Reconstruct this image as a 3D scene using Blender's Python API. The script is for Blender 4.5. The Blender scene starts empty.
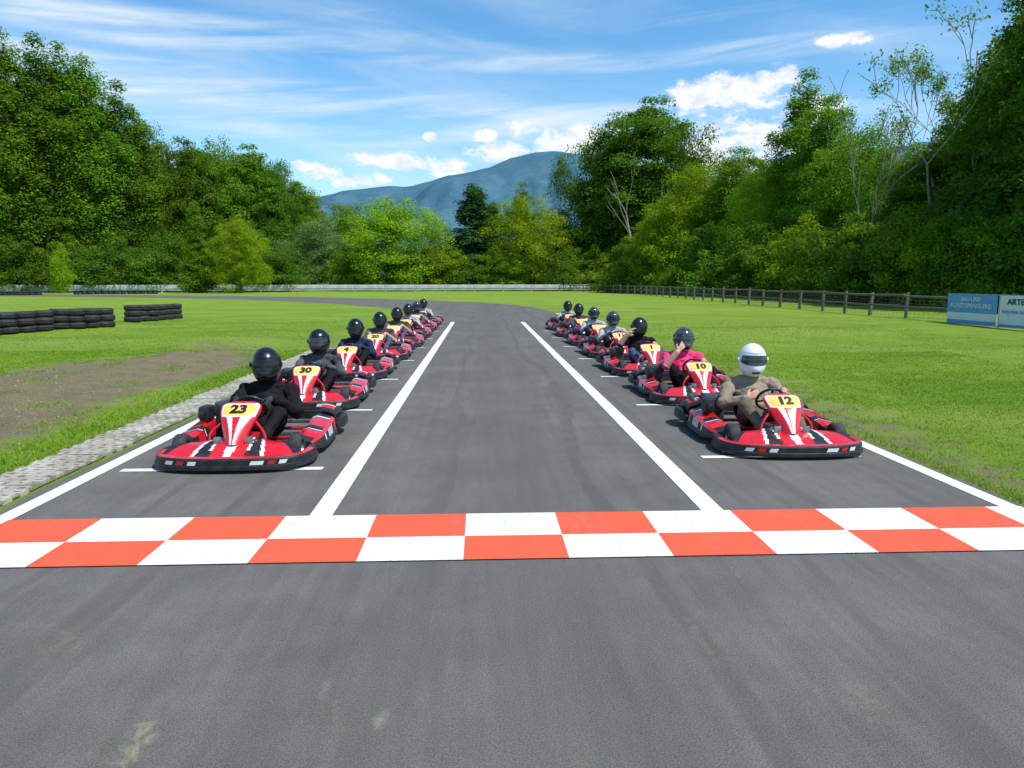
import bpy, bmesh, math, random
import numpy as np
from mathutils import Vector, Matrix, noise
R = math.radians
scene = bpy.context.scene
C = scene.collection
rng = np.random.default_rng(7)
random.seed(7)
F = 750.0; H = 1.55
P = math.atan(103/750); YAW = math.atan(31/750*math.cos(P))
cp, sp, cy_, sy_ = math.cos(P), math.sin(P), math.cos(YAW), math.sin(YAW)
FW = Vector((sy_*cp, cy_*cp, -sp)); RT = Vector((cy_, -sy_, 0)); UP = RT.cross(FW)
def ray(u, v): return FW + RT*((u-512)/F) + UP*((384-v)/F)
def g(u, v):
    d = ray(u, v); t = -H/d.z
    return (d.x*t, d.y*t)
def spot(u, D):          # ground point at forward distance D in the direction of column u
    k = (u-512)/F
    return (D*sy_ + k*D*cy_, D*cy_ - k*D*sy_)
ORD = ['first','second','third','fourth','fifth','sixth','seventh','eighth','ninth','tenth','eleventh','twelfth','thirteenth','fourteenth','fifteenth','sixteenth','seventeenth','eighteenth','nineteenth','twentieth']
# ------------------------------------------------------------------ materials
class NT:
    def __init__(s, tree): s.t = tree
    def n(s, typ, ins=None, **kw):
        nd = s.t.nodes.new(typ)
        for k, v in kw.items(): setattr(nd, k, v)
        if ins:
            for k, v in ins.items(): s.set(nd.inputs[k], v)
        return nd
    def set(s, sock, v):
        if isinstance(v, bpy.types.NodeSocket): s.t.links.new(v, sock)
        else:
            if hasattr(sock.default_value, '__len__') and hasattr(v, '__len__') and len(v) == 3 and len(sock.default_value) == 4: v = (*v, 1)
            sock.default_value = v
    def m(s, op, a, b=None, c=None):
        nd = s.t.nodes.new('ShaderNodeMath'); nd.operation = op
        for i, x in enumerate((a, b, c)):
            if x is not None: s.set(nd.inputs[i], x)
        return nd.outputs[0]
    def mix(s, f, a, b, blend='MIX'):
        nd = s.t.nodes.new('ShaderNodeMix'); nd.data_type = 'RGBA'; nd.blend_type = blend
        s.set(nd.inputs[0], f); s.set(nd.inputs[6], a); s.set(nd.inputs[7], b)
        return nd.outputs[2]
    def noise(s, vec, scale, detail=4, rough=.55, dist=0):
        nd = s.n('ShaderNodeTexNoise', {'Vector': vec, 'Scale': scale, 'Detail': detail, 'Roughness': rough, 'Distortion': dist})
        return nd.outputs[0]
    def rng(s, v, a, b, c=0, d=1, smooth=True):
        nd = s.t.nodes.new('ShaderNodeMapRange'); nd.interpolation_type = 'SMOOTHSTEP' if smooth else 'LINEAR'
        for i, x in enumerate((v, a, b, c, d)): s.set(nd.inputs[i], x)
        return nd.outputs[0]
    def scalev(s, v, sc):
        return s.n('ShaderNodeMapping', {'Vector': v, 'Scale': sc}).outputs[0]
def newmat(name):
    m = bpy.data.materials.new(name); m.use_nodes = True; m.node_tree.nodes.clear()
    t = NT(m.node_tree)
    out = t.n('ShaderNodeOutputMaterial')
    co = t.n('ShaderNodeTexCoord').outputs['Object']
    return m, t, out, co
def pm(name, c1, c2=None, sc=8, rough=.5, bump=0, bsc=40, metal=0, coat=0, bd=.01, spec=.5):
    m, t, out, co = newmat(name)
    c2 = c2 or tuple(x*.8 for x in c1)
    f = t.rng(t.noise(co, sc, 5), .35, .65)
    col = t.mix(f, (*c1, 1), (*c2, 1))
    ins = {'Base Color': col, 'Metallic': metal, 'Coat Weight': coat, 'Coat Roughness': .12, 'Specular IOR Level': spec,
           'Roughness': t.rng(t.noise(co, sc*2.3, 3), .3, .7, max(.03, rough-.07), min(1, rough+.1))}
    if bump:
        ins['Normal'] = t.n('ShaderNodeBump', {'Strength': bump, 'Distance': bd, 'Height': t.noise(co, bsc, 4)}).outputs[0]
    b = t.n('ShaderNodeBsdfPrincipled', ins)
    t.set(out.inputs[0], b.outputs[0])
    return m
def leafmat(name, ca, cb, cc, tr_=.38):
    m, t, out, co = newmat(name)
    oi = t.n('ShaderNodeObjectInfo').outputs['Random']
    f = t.rng(t.noise(co, .35, 3), .35, .65)
    f2 = t.rng(t.noise(co, 2.2, 2), .3, .7)
    col = t.mix(f, (*ca, 1), (*cb, 1))
    col = t.mix(t.m('MULTIPLY', f2, .4), col, (*cc, 1))
    col = t.n('ShaderNodeHueSaturation', {'Color': col, 'Hue': t.rng(oi, 0, 1, .482, .510), 'Value': t.rng(oi, 0, 1, .90, 1.2)}).outputs[0]
    d = t.n('ShaderNodeBsdfDiffuse', {'Color': col}).outputs[0]
    tr = t.n('ShaderNodeBsdfTranslucent', {'Color': t.mix(.5, col, (.26, .45, .02, 1))}).outputs[0]
    s1 = t.n('ShaderNodeMixShader', {0: tr_, 1: d, 2: tr}).outputs[0]
    t.set(out.inputs[0], s1)
    return m
def asphalt():
    m, t, out, co = newmat('asphalt')
    n1 = t.noise(co, 150, 4, .7); n2 = t.noise(co, .7, 5, .6); n5 = t.noise(co, 2.4, 7, .7)
    n3 = t.noise(t.scalev(co, (3.5, .28, 1)), 1.0, 6, .65)
    n6 = t.noise(t.scalev(co, (14, .5, 1)), 1.0, 5, .65)
    sep = t.n('ShaderNodeSeparateXYZ', {0: co}).outputs
    v = t.rng(n1, .30, .70, .62, 1.38)
    v = t.m('MULTIPLY', v, t.rng(n2, .3, .7, .91, 1.09))
    v = t.m('MULTIPLY', v, t.rng(n5, .3, .7, .92, 1.08))
    v = t.m('MULTIPLY', v, t.rng(n3, .3, .7, .92, 1.08))
    v = t.m('MULTIPLY', v, t.rng(n6, .3, .7, .95, 1.05))
    base = t.n('ShaderNodeCombineColor', {0: t.m('MULTIPLY', v, .126), 1: t.m('MULTIPLY', v, .119), 2: t.m('MULTIPLY', v, .107)}).outputs[0]
    near = t.rng(sep[1], 4.4, 3.2)
    st = t.m('MULTIPLY', t.rng(t.noise(t.scalev(co, (2.4, 1.0, 1)), 1.5, 9, .75, 1.0), .56, .72), t.rng(t.noise(co, 30, 4, .7), .42, .6))
    base = t.mix(t.m('MULTIPLY', st, t.m('ADD', .16, t.m('MULTIPLY', near, .30))), base, (.26, .225, .165, 1))
    sn = t.noise(co, 9, 9, .78, .8)
    for (u, v_, wx, wy, k) in ((138, 742, .045, .19, .8), (380, 722, .026, .10, .65), (860, 700, .05, .26, .25), (60, 640, .08, .3, .25), (325, 690, .02, .18, .3), (700, 640, .02, .4, .25)):
        px, py = g(u, v_)
        dx = t.m('DIVIDE', t.m('SUBTRACT', sep[0], px), wx*1.7); dy = t.m('DIVIDE', t.m('SUBTRACT', sep[1], py), wy)
        q = t.m('SUBTRACT', 1.0, t.m('ADD', t.m('MULTIPLY', dx, dx), t.m('MULTIPLY', dy, dy)))
        f = t.rng(t.m('ADD', q, t.m('MULTIPLY', t.m('SUBTRACT', sn, .55), 5.5)), .1, 1.6)
        base = t.mix(t.m('MULTIPLY', t.m('MULTIPLY', f, t.rng(q, -1.6, .2)), k), base, (.35, .295, .19, 1))
    wv = t.noise(t.scalev(co, (1, .12, 1)), 1.1, 2, .5)
    for x0, wd, k in ((.9, .10, .4), (-.35, .07, .3), (2.3, .12, .4), (-1.7, .10, .4), (.3, .5, .2), (-2.4, .08, .35), (1.7, .07, .3)):
        dxx = t.m('ABSOLUTE', t.m('SUBTRACT', t.m('ADD', sep[0], t.m('MULTIPLY', wv, 1.2)), x0+.6))
        base = t.mix(t.m('MULTIPLY', t.rng(dxx, wd, wd*.4), t.m('MULTIPLY', t.rng(n5, .35, .6), k)), base, (.062, .060, .056, 1))
    vo = t.n('ShaderNodeTexVoronoi', {'Vector': co, 'Scale': 110.0}, feature='F1').outputs[0]
    base = t.mix(t.m('MULTIPLY', t.rng(vo, .0, .28, 1, 0), .35), base, (.28, .27, .245, 1))
    bp = t.n('ShaderNodeBump', {'Strength': .5, 'Distance': .005, 'Height': t.m('ADD', n1, t.m('MULTIPLY', vo, .6))}).outputs[0]
    b = t.n('ShaderNodeBsdfPrincipled', {'Base Color': base, 'Roughness': t.rng(n3, .3, .7, .85, .95), 'Specular IOR Level': .15, 'Normal': bp})
    t.set(out.inputs[0], b.outputs[0]); return m
def paint(name, c):
    m, t, out, co = newmat(name)
    w = t.rng(t.noise(co, 45, 6, .75), .57, .67)
    w2 = t.rng(t.noise(co, 3.0, 5, .6), .35, .7)
    col = t.mix(t.m('MULTIPLY', w2, .22), (*c, 1), tuple(x*.7 for x in c)+(1,))
    sm = t.rng(t.noise(t.scalev(co, (7, 1.2, 1)), 1.0, 6, .75), .53, .72)
    col = t.mix(t.m('MULTIPLY', sm, .4), col, (.20, .18, .17, 1))
    col = t.mix(t.m('MULTIPLY', w, .8), col, (.13, .125, .115, 1))
    bp = t.n('ShaderNodeBump', {'Strength': .4, 'Distance': .004, 'Height': t.noise(co, 150, 3)}).outputs[0]
    b = t.n('ShaderNodeBsdfPrincipled', {'Base Color': col, 'Roughness': .65, 'Normal': bp})
    t.set(out.inputs[0], b.outputs[0]); return m
def groundmat():
    m, t, out, co = newmat('grass_and_soil')
    at = t.n('ShaderNodeAttribute', attribute_name='dirt').outputs['Fac']
    n1 = t.noise(co, .35, 6, .6); n2 = t.noise(co, 3.2, 5, .6); n3 = t.noise(co, 38, 4, .7)
    n4 = t.noise(t.scalev(co, (.05, .35, 1)), 1, 5, .6)
    c = t.mix(t.rng(n1, .35, .65), (.16, .285, .018, 1), (.245, .36, .030, 1))
    c = t.mix(t.m('MULTIPLY', t.rng(n2, .4, .7), .4), c, (.12, .205, .018, 1))
    c = t.mix(t.m('MULTIPLY', t.rng(n4, .42, .7), .6), c, (.33, .375, .085, 1))
    c = t.mix(t.m('MULTIPLY', t.rng(n3, .42, .7), .45), c, (.085, .15, .014, 1))
    dn = t.m('ADD', at, t.m('MULTIPLY', t.m('SUBTRACT', t.noise(co, 2.8, 10, .78), .5), 2.3))
    dm = t.m('MULTIPLY', t.rng(dn, .25, .75), .94)
    dc = t.mix(t.rng(n3, .35, .65), (.18, .135, .080, 1), (.31, .25, .16, 1))
    dc = t.mix(t.rng(n2, .4, .65), dc, (.21, .165, .10, 1))
    c = t.mix(dm, c, dc)
    bp = t.n('ShaderNodeBump', {'Strength': .9, 'Distance': .06, 'Height': t.m('ADD', n3, t.m('MULTIPLY', n2, .8))}).outputs[0]
    b = t.n('ShaderNodeBsdfPrincipled', {'Base Color': c, 'Roughness': .9, 'Specular IOR Level': .15, 'Normal': bp})
    t.set(out.inputs[0], b.outputs[0]); return m
def hillmat():
    m, t, out, co = newmat('hazed_wooded_hillside')
    n1 = t.noise(co, .006, 8, .65); n2 = t.noise(co, .03, 5, .7)
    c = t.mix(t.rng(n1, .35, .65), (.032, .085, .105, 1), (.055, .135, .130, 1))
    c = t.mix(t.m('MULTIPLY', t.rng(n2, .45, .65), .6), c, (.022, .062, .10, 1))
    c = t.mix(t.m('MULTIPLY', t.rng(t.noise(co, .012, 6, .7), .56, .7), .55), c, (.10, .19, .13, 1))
    c = t.mix(.28, c, (.11, .23, .38, 1))  # blue aerial haze painted into the hillside colour, over already bluish tones
    b = t.n('ShaderNodeBsdfDiffuse', {'Color': c})
    t.set(out.inputs[0], b.outputs[0]); return m
M = {}
M['asphalt'] = asphalt(); M['white_paint'] = paint('white_road_paint', (.76, .76, .74)); M['red_paint'] = paint('red_road_paint', (.76, .095, .03))
M['ground'] = groundmat(); M['hill'] = hillmat()
M['black_plastic'] = pm('black_plastic', (.012, .012, .013), (.024, .024, .026), 14, .45, .15, 60, spec=.4)
M['red_body'] = pm('red_bodywork', (.66, .008, .017), (.56, .007, .014), 6, .28, coat=.35)
M['white_body'] = pm('white_sticker', (.74, .74, .74), (.66, .66, .66), 9, .35, coat=.1)
M['yellow_body'] = pm('yellow_sticker', (.88, .62, .12), (.82, .56, .09), 9, .35, coat=.1)
M['ink'] = pm('black_ink', (.012, .012, .012), None, 9, .5)
M['rubber'] = pm('tyre_rubber', (.022, .022, .023), (.04, .04, .04), 20, .8, .4, 90)
M['oldrubber'] = pm('weathered_tyre_rubber', (.014, .014, .015), (.030, .030, .029), 6, .75, .4, 40)
M['metal'] = pm('grey_metal', (.45, .45, .46), (.3, .3, .31), 20, .35, metal=.9)
M['wire'] = pm('dull_wire', (.12, .12, .12), (.09, .085, .08), 20, .6)
M['dark_metal'] = pm('dark_engine_metal', (.07, .07, .075), (.12, .12, .12), 20, .45, .2, 80, metal=.5)
M['pan'] = pm('floor_pan', (.10, .10, .105), (.05, .05, .05), 10, .5, metal=.4)
M['skin'] = pm('skin', (.58, .32, .22), (.50, .26, .18), 30, .5, .1, 200)
M['shoe'] = pm('shoes', (.04, .04, .045), (.09, .09, .09), 10, .6)
M['glove'] = pm('black_gloves', (.015, .015, .017), (.03, .03, .03), 30, .7, .3, 120)
def cloth(name, c, c2=None, b=.8): return pm(name, c, c2 or tuple(x*.82 for x in c), 7, .85, b, 13, bd=.03, spec=.12)
M['cl_black'] = cloth('black_cloth', (.012, .012, .013)); M['cl_grey'] = cloth('grey_cloth', (.10, .10, .11), (.03, .03, .035))
M['cl_pink'] = cloth('pink_cloth', (.90, .05, .19), (.80, .04, .16)); M['cl_beige'] = cloth('beige_cloth', (.30, .235, .165), (.265, .205, .142), .7)
M['cl_navy'] = cloth('navy_cloth', (.02, .03, .07)); M['cl_light'] = cloth('pale_cloth', (.42, .42, .43))
M['cl_jean'] = cloth('denim', (.06, .09, .16)); M['cl_olive'] = cloth('khaki_cloth', (.15, .12, .085), (.13, .10, .07), .6)
M['h_black'] = pm('black_helmet_shell', (.008, .008, .009), (.013, .013, .014), 5, .25, coat=.25, spec=.4)
M['h_white'] = pm('white_helmet_shell', (.76, .76, .75), (.71, .71, .70), 5, .25, coat=.3)
M['h_grey'] = pm('graphite_helmet_shell', (.10, .10, .11), (.02, .02, .02), 14, .2, coat=.6)
M['visor'] = pm('smoked_visor', (.010, .012, .014), (.016, .018, .022), 5, .16, spec=.35)
M['visor_m'] = pm('tinted_visor', (.04, .052, .065), (.02, .025, .03), 12, .14, spec=.6)
M['wood'] = pm('weathered_wood', (.105, .088, .070), (.17, .145, .12), 12, .85, .5, 30)
M['barrier'] = pm('pale_barrier', (.50, .51, .50), (.36, .37, .37), .9, .7)
M['barrier_d'] = pm('barrier_post', (.30, .30, .29), (.40, .40, .39), 3, .7)
M['concrete'] = pm('paver_concrete', (.46, .42, .35), (.30, .27, .21), 2.2, .9, .8, 60, bd=.008)
M['soil'] = pm('joint_soil', (.13, .14, .05), (.16, .13, .08), 9, .95, .6, 50)
M['banner_blue'] = pm('blue_banner', (.11, .33, .62), (.09, .28, .56), 4, .5)
M['banner_white'] = pm('white_banner', (.70, .73, .76), (.64, .67, .70), 3, .5)
M['bark'] = pm('bark', (.085, .065, .05), (.15, .125, .10), 3, .9, .6, 8)
M['palebark'] = pm('pale_dead_bark', (.32, .29, .25), (.20, .18, .155), 2, .9, .4, 8)
M['field'] = pm('dry_field', (.36, .29, .16), (.27, .26, .11), .15, .95)
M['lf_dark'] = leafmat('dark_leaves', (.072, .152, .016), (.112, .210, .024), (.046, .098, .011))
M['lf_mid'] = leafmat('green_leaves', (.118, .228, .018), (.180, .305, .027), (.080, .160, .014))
M['lf_bright'] = leafmat('bright_leaves', (.22, .36, .016), (.32, .46, .024), (.15, .26, .014), .42)
M['lf_grey'] = leafmat('grey_green_leaves', (.13, .21, .065), (.19, .28, .09), (.09, .15, .05))
M['lf_con'] = leafmat('conifer_needles', (.036, .088, .024), (.056, .12, .032), (.026, .06, .018), .2)
M['blade'] = leafmat('grass_blades', (.17, .30, .022), (.25, .37, .034), (.13, .22, .017))
# ------------------------------------------------------------------ helpers
def mesh_np(name, V, Fq, mats, mi=None, smooth=False):
    V = np.asarray(V, dtype=np.float32); Fq = np.asarray(Fq, dtype=np.int32)
    me = bpy.data.meshes.new(name); n, k = Fq.shape
    me.vertices.add(len(V)); me.vertices.foreach_set('co', V.ravel())
    me.loops.add(n*k); me.loops.foreach_set('vertex_index', Fq.ravel())
    me.polygons.add(n); me.polygons.foreach_set('loop_start', np.arange(0, n*k, k, dtype=np.int32))
    me.polygons.foreach_set('loop_total', np.full(n, k, dtype=np.int32))
    for m in mats: me.materials.append(m)
    if mi is not None: me.polygons.foreach_set('material_index', np.asarray(mi, dtype=np.int32))
    me.update(calc_edges=True); me.validate()
    if smooth: me.polygons.foreach_set('use_smooth', np.ones(len(me.polygons), dtype=bool))
    return me
def link(name, me, parent=None, loc=None):
    o = bpy.data.objects.new(name, me); C.objects.link(o)
    if parent: o.parent = parent
    if loc: o.location = loc
    return o
def tag(o, label=None, cat=None, group=None, kind=None):
    if label: o['label'] = label
    if cat: o['category'] = cat
    if group: o['group'] = group
    if kind: o['kind'] = kind
    return o
def thing(name, label, cat, loc=(0, 0, 0), rz=0, group=None):
    o = bpy.data.objects.new(name, None); C.objects.link(o); o.empty_display_size = .1
    o.location = loc; o.rotation_euler = (0, 0, rz)
    return tag(o, label, cat, group)
def copy_tree(o, parent=None):
    c = o.copy(); C.objects.link(c)
    if parent: c.parent = parent
    for ch in [x for x in bpy.data.objects if x.parent == o]: copy_tree(ch, c)
    return c
class MB:
    def __init__(s): s.V = []; s.Fc = []; s.mi = []; s.cur = 0
    def add(s, V, Fc):
        o = len(s.V); s.V += [tuple(v) for v in V]; s.Fc += [tuple(i+o for i in f) for f in Fc]; s.mi += [s.cur]*len(Fc)
    def box(s, x0, x1, y0, y1, z0, z1, b=0, mat=None):
        if b:
            bm = bmesh.new(); bmesh.ops.create_cube(bm, size=1)
            for v in bm.verts: v.co = Vector(((x0+x1)/2+v.co.x*(x1-x0), (y0+y1)/2+v.co.y*(y1-y0), (z0+z1)/2+v.co.z*(z1-z0)))
            bmesh.ops.bevel(bm, geom=bm.edges[:], offset=b, segments=2, affect='EDGES', profile=.6)
            bm.verts.ensure_lookup_table(); bm.verts.index_update()
            V = [v.co.copy() for v in bm.verts]; Fc = [[v.index for v in f.verts] for f in bm.faces]; bm.free()
        else:
            V = [Vector((x, y, z)) for x in (x0, x1) for y in (y0, y1) for z in (z0, z1)]
            Fc = [(0, 1, 3, 2), (4, 6, 7, 5), (0, 4, 5, 1), (2, 3, 7, 6), (0, 2, 6, 4), (1, 5, 7, 3)]
        if mat is not None: V = [mat @ v for v in V]
        s.add(V, Fc)
    def tube(s, pts, rad, seg=8, closed=False, cap=True):
        pts = [Vector(p) for p in pts]; n = len(pts)
        if not hasattr(rad, '__len__'): rad = [rad]*n
        V = []; Fc = []; prev = None
        for i, p in enumerate(pts):
            if closed: d = pts[(i+1) % n]-pts[i-1]
            else: d = pts[min(i+1, n-1)]-pts[max(i-1, 0)]
            d.normalize()
            a = prev if prev is not None else (Vector((0, 0, 1)) if abs(d.z) < .9 else Vector((1, 0, 0)))
            a = (a-d*a.dot(d)).normalized(); b = d.cross(a); prev = a
            for k in range(seg):
                t = 2*math.pi*k/seg; V.append(p+(a*math.cos(t)+b*math.sin(t))*rad[i])
        m = n if closed else n-1
        for i in range(m):
            for k in range(seg):
                j = (i+1) % n
                Fc.append((i*seg+k, i*seg+(k+1) % seg, j*seg+(k+1) % seg, j*seg+k))
        if cap and not closed:
            Fc.append(tuple(range(seg-1, -1, -1))); Fc.append(tuple((n-1)*seg+k for k in range(seg)))
        s.add(V, Fc)
    def lathe(s, prof, seg=24, axis='Z', c=(0, 0, 0), closed=True):
        c = Vector(c); n = len(prof); V = []; Fc = []
        for k in range(seg):
            t = 2*math.pi*k/seg; ct, st = math.cos(t), math.sin(t)
            for r, z in prof:
                V.append(c+(Vector((r*ct, r*st, z)) if axis == 'Z' else Vector((z, r*ct, r*st))))
        for k in range(seg):
            for i in range(n if closed else n-1):
                j = (i+1) % n; k2 = (k+1) % seg
                Fc.append((k*n+i, k2*n+i, k2*n+j, k*n+j))
        s.add(V, Fc)
    def loft(s, rings, mats=None):
        n = len(rings[0]); o = len(s.V)
        for r in rings: s.V += [tuple(p) for p in r]
        for i in range(len(rings)-1):
            for k in range(n):
                s.Fc.append((o+i*n+k, o+i*n+(k+1) % n, o+(i+1)*n+(k+1) % n, o+(i+1)*n+k))
                s.mi.append(mats(i/(len(rings)-1), k) if mats else s.cur)
        s.Fc.append(tuple(o+k for k in range(n-1, -1, -1))); s.mi.append(mats(0, -1) if mats else s.cur)
        s.Fc.append(tuple(o+(len(rings)-1)*n+k for k in range(n))); s.mi.append(mats(1, -1) if mats else s.cur)
    def grid(s, nu, nv, f, matf=None, close_u=False):
        V = [f(i/nu, j/nv) for i in range(nu+(0 if close_u else 1)) for j in range(nv+1)]
        o = len(s.V); s.V += [tuple(v) for v in V]; w = nv+1; NU = nu if close_u else nu+1
        for i in range(nu):
            for j in range(nv):
                i2 = (i+1) % NU
                s.Fc.append((o+i*w+j, o+i2*w+j, o+i2*w+j+1, o+i*w+j+1))
                s.mi.append(matf((i+.5)/nu, (j+.5)/nv) if matf else s.cur)
    def mesh(s, name, mats, smooth=True, angle=38):
        me = bpy.data.meshes.new(name); me.from_pydata(s.V, [], s.Fc)
        if not isinstance(mats, (list, tuple)): mats = [mats]
        for m in mats: me.materials.append(m)
        me.polygons.foreach_set('material_index', s.mi); me.update()
        bm = bmesh.new(); bm.from_mesh(me); bmesh.ops.recalc_face_normals(bm, faces=bm.faces)
        for e in bm.edges:
            if len(e.link_faces) == 2 and e.calc_face_angle(0) > R(angle): e.smooth = False
        for f in bm.faces: f.smooth = smooth
        bm.to_mesh(me); bm.free()
        return me
    def build(s, name, mats, parent=None, **k): return link(name, s.mesh(name, mats, **k), parent)
def crom(pts, n):
    pts = [Vector(p) for p in pts]; out = []
    P_ = [pts[0]*2-pts[1]]+pts+[pts[-1]*2-pts[-2]]
    m = len(pts)-1
    for q in range(n+1):
        t = q/n*m; i = min(int(t), m-1); t -= i
        a, b, c, d = P_[i:i+4]
        out.append(.5*((2*b)+(c-a)*t+(2*a-5*b+4*c-d)*t*t+(3*b-a-3*c+d)*t**3))
    return out
def text2d(txt, size, bold=0, sub=0):
    cu = bpy.data.curves.new('t', 'FONT'); cu.body = txt; cu.size = size; cu.align_x = 'CENTER'; cu.align_y = 'CENTER'; cu.offset = bold; cu.resolution_u = 3
    o = bpy.data.objects.new('t', cu); C.objects.link(o); bpy.context.view_layer.update()
    me = bpy.data.meshes.new_from_object(o.evaluated_get(bpy.context.evaluated_depsgraph_get()))
    bm = bmesh.new(); bm.from_mesh(me); bmesh.ops.triangulate(bm, faces=bm.faces)
    for _ in range(sub): bmesh.ops.subdivide_edges(bm, edges=bm.edges[:], cuts=1, use_grid_fill=True)
    bm.verts.index_update()
    V = [v.co.copy() for v in bm.verts]; Fc = [tuple(v.index for v in f.verts) for f in bm.faces]; bm.free()
    bpy.data.objects.remove(o); bpy.data.meshes.remove(me)
    return V, Fc
# ------------------------------------------------------------------ camera, sun, sky
cd = bpy.data.cameras.new('camera'); cam = bpy.data.objects.new('camera', cd); C.objects.link(cam)
cam.location = (0, 0, H); cam.rotation_euler = (R(90)-P, 0, -YAW)
cd.sensor_width = 36; cd.lens = F/1024*36; cd.clip_end = 20000; scene.camera = cam
SEL, SAZ = R(58), R(126)     # azimuth clockwise from +Y
sd = Vector((math.sin(SAZ)*math.cos(SEL), math.cos(SAZ)*math.cos(SEL), math.sin(SEL)))
sl = bpy.data.lights.new('sun', 'SUN'); sl.energy = 5.0; sl.angle = R(.5); sl.color = (1, .965, .91)
so = bpy.data.objects.new('sun', sl); C.objects.link(so); so.rotation_euler = sd.to_track_quat('Z', 'Y').to_euler()
w = bpy.data.worlds.new('World'); scene.world = w; w.use_nodes = True; w.node_tree.nodes.clear(); t = NT(w.node_tree)
sky = t.n('ShaderNodeTexSky', sky_type='NISHITA', sun_disc=False, sun_elevation=SEL, sun_rotation=SAZ, altitude=300, air_density=1.0, dust_density=.6, ozone_density=2.0)
skyc = t.n('ShaderNodeHueSaturation', {'Color': sky.outputs[0], 'Saturation': 1.2, 'Value': 1.25}).outputs[0]
skyc = t.mix(1.0, skyc, (.82, 1.10, 1.12, 1), 'MULTIPLY')
dv = t.n('ShaderNodeTexCoord').outputs['Generated']
xyz = t.n('ShaderNodeSeparateXYZ', {0: dv}).outputs
az = t.m('ARCTAN2', xyz[0], xyz[1]); el = t.m('ARCSINE', xyz[2])
def comb(a, b): return t.n('ShaderNodeCombineXYZ', {0: a, 1: b, 2: 0.0}).outputs[0]
v1 = comb(t.m('MULTIPLY', az, 1.3), t.m('ADD', t.m('MULTIPLY', el, 9.0), t.m('MULTIPLY', az, 1.0)))
c1 = t.rng(t.noise(v1, 1.5, 8, .55, .4), .40, .78)
v2 = comb(t.m('MULTIPLY', az, 2.6), t.m('SUBTRACT', t.m('MULTIPLY', el, 34.0), t.m('MULTIPLY', az, 3.0)))
n2_ = t.noise(v2, 1.2, 7, .6, .4)
c2 = t.rng(n2_, .55, .85)
veil = t.m('MULTIPLY', t.rng(el, R(4), R(10)), t.rng(el, R(24), R(16)))
def blobs(lst, px=1.0):
    acc = None
    for (u, v, wu, hv) in lst:
        d = ray(u, v).normalized(); a0 = math.atan2(d.x, d.y); e0 = math.asin(d.z)
        a = t.m('DIVIDE', t.m('SUBTRACT', az, a0), wu/F); a = t.m('MULTIPLY', a, a)
        b = t.m('DIVIDE', t.m('SUBTRACT', el, e0), hv/F); b = t.m('MULTIPLY', b, b)
        q = t.m('SUBTRACT', 1.0, t.m('ADD', a, b))
        acc = q if acc is None else t.m('MAXIMUM', acc, q)
    return t.m('MAXIMUM', acc, -2.0)
streak = blobs([(120, 22, 230, 16), (210, 92, 260, 20), (40, 55, 200, 10), (600, 62, 240, 9), (470, 118, 300, 14), (330, 130, 240, 14), (760, 45, 120, 7)])
streak = t.m('MULTIPLY', t.rng(streak, -.4, .9), t.rng(n2_, .36, .68))
cir = t.m('ADD', t.m('MULTIPLY', c1, .50), t.m('MULTIPLY', c2, .30))
cir = t.m('MULTIPLY', cir, t.m('ADD', .40, t.m('MULTIPLY', veil, .60)))
cir = t.m('ADD', cir, t.m('MULTIPLY', t.rng(el, R(18), R(2)), .18))
cir = t.m('ADD', cir, t.m('MULTIPLY', streak, .52))
cir = t.m('MINIMUM', t.m('MULTIPLY', cir, t.rng(el, R(-2), R(5))), .88)
acc = blobs([(388,161,40,10),(445,166,30,9),(455,176,30,9),(524,131,22,12),(560,146,48,18),(505,152,36,12),(485,137,14,7),(322,174,24,10),(430,138,8,6),(345,182,16,7),(300,168,14,7),
         (735,92,66,20),(700,104,34,13),(775,80,34,13),(745,146,84,26),(690,160,40,20),(820,112,34,16),(845,40,30,6),(650,140,34,10),(585,140,44,16),(370,178,26,8)])
vv = comb(az, t.m('MULTIPLY', el, 1.6))
pn = t.noise(vv, 26, 9, .66, .2)
cum = t.rng(t.m('ADD', acc, t.m('MULTIPLY', t.m('SUBTRACT', pn, .49), 4.8)), .05, 1.05)
shade = t.rng(t.noise(vv, 45, 5, .6), .35, .65)
ccol = t.mix(shade, (6.0, 6.4, 6.9, 1), (8.0, 8.0, 8.1, 1))
col = t.mix(cir, skyc, (6.1, 6.8, 7.3, 1))
col = t.mix(t.m('MULTIPLY', cum, .95), col, ccol)
bg = t.n('ShaderNodeBackground', {'Color': col, 'Strength': .14})
t.set(t.n('ShaderNodeOutputWorld').inputs[0], bg.outputs[0])
scene.view_settings.view_transform = 'Standard'; scene.view_settings.look = 'None'; scene.view_settings.exposure = 0
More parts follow.
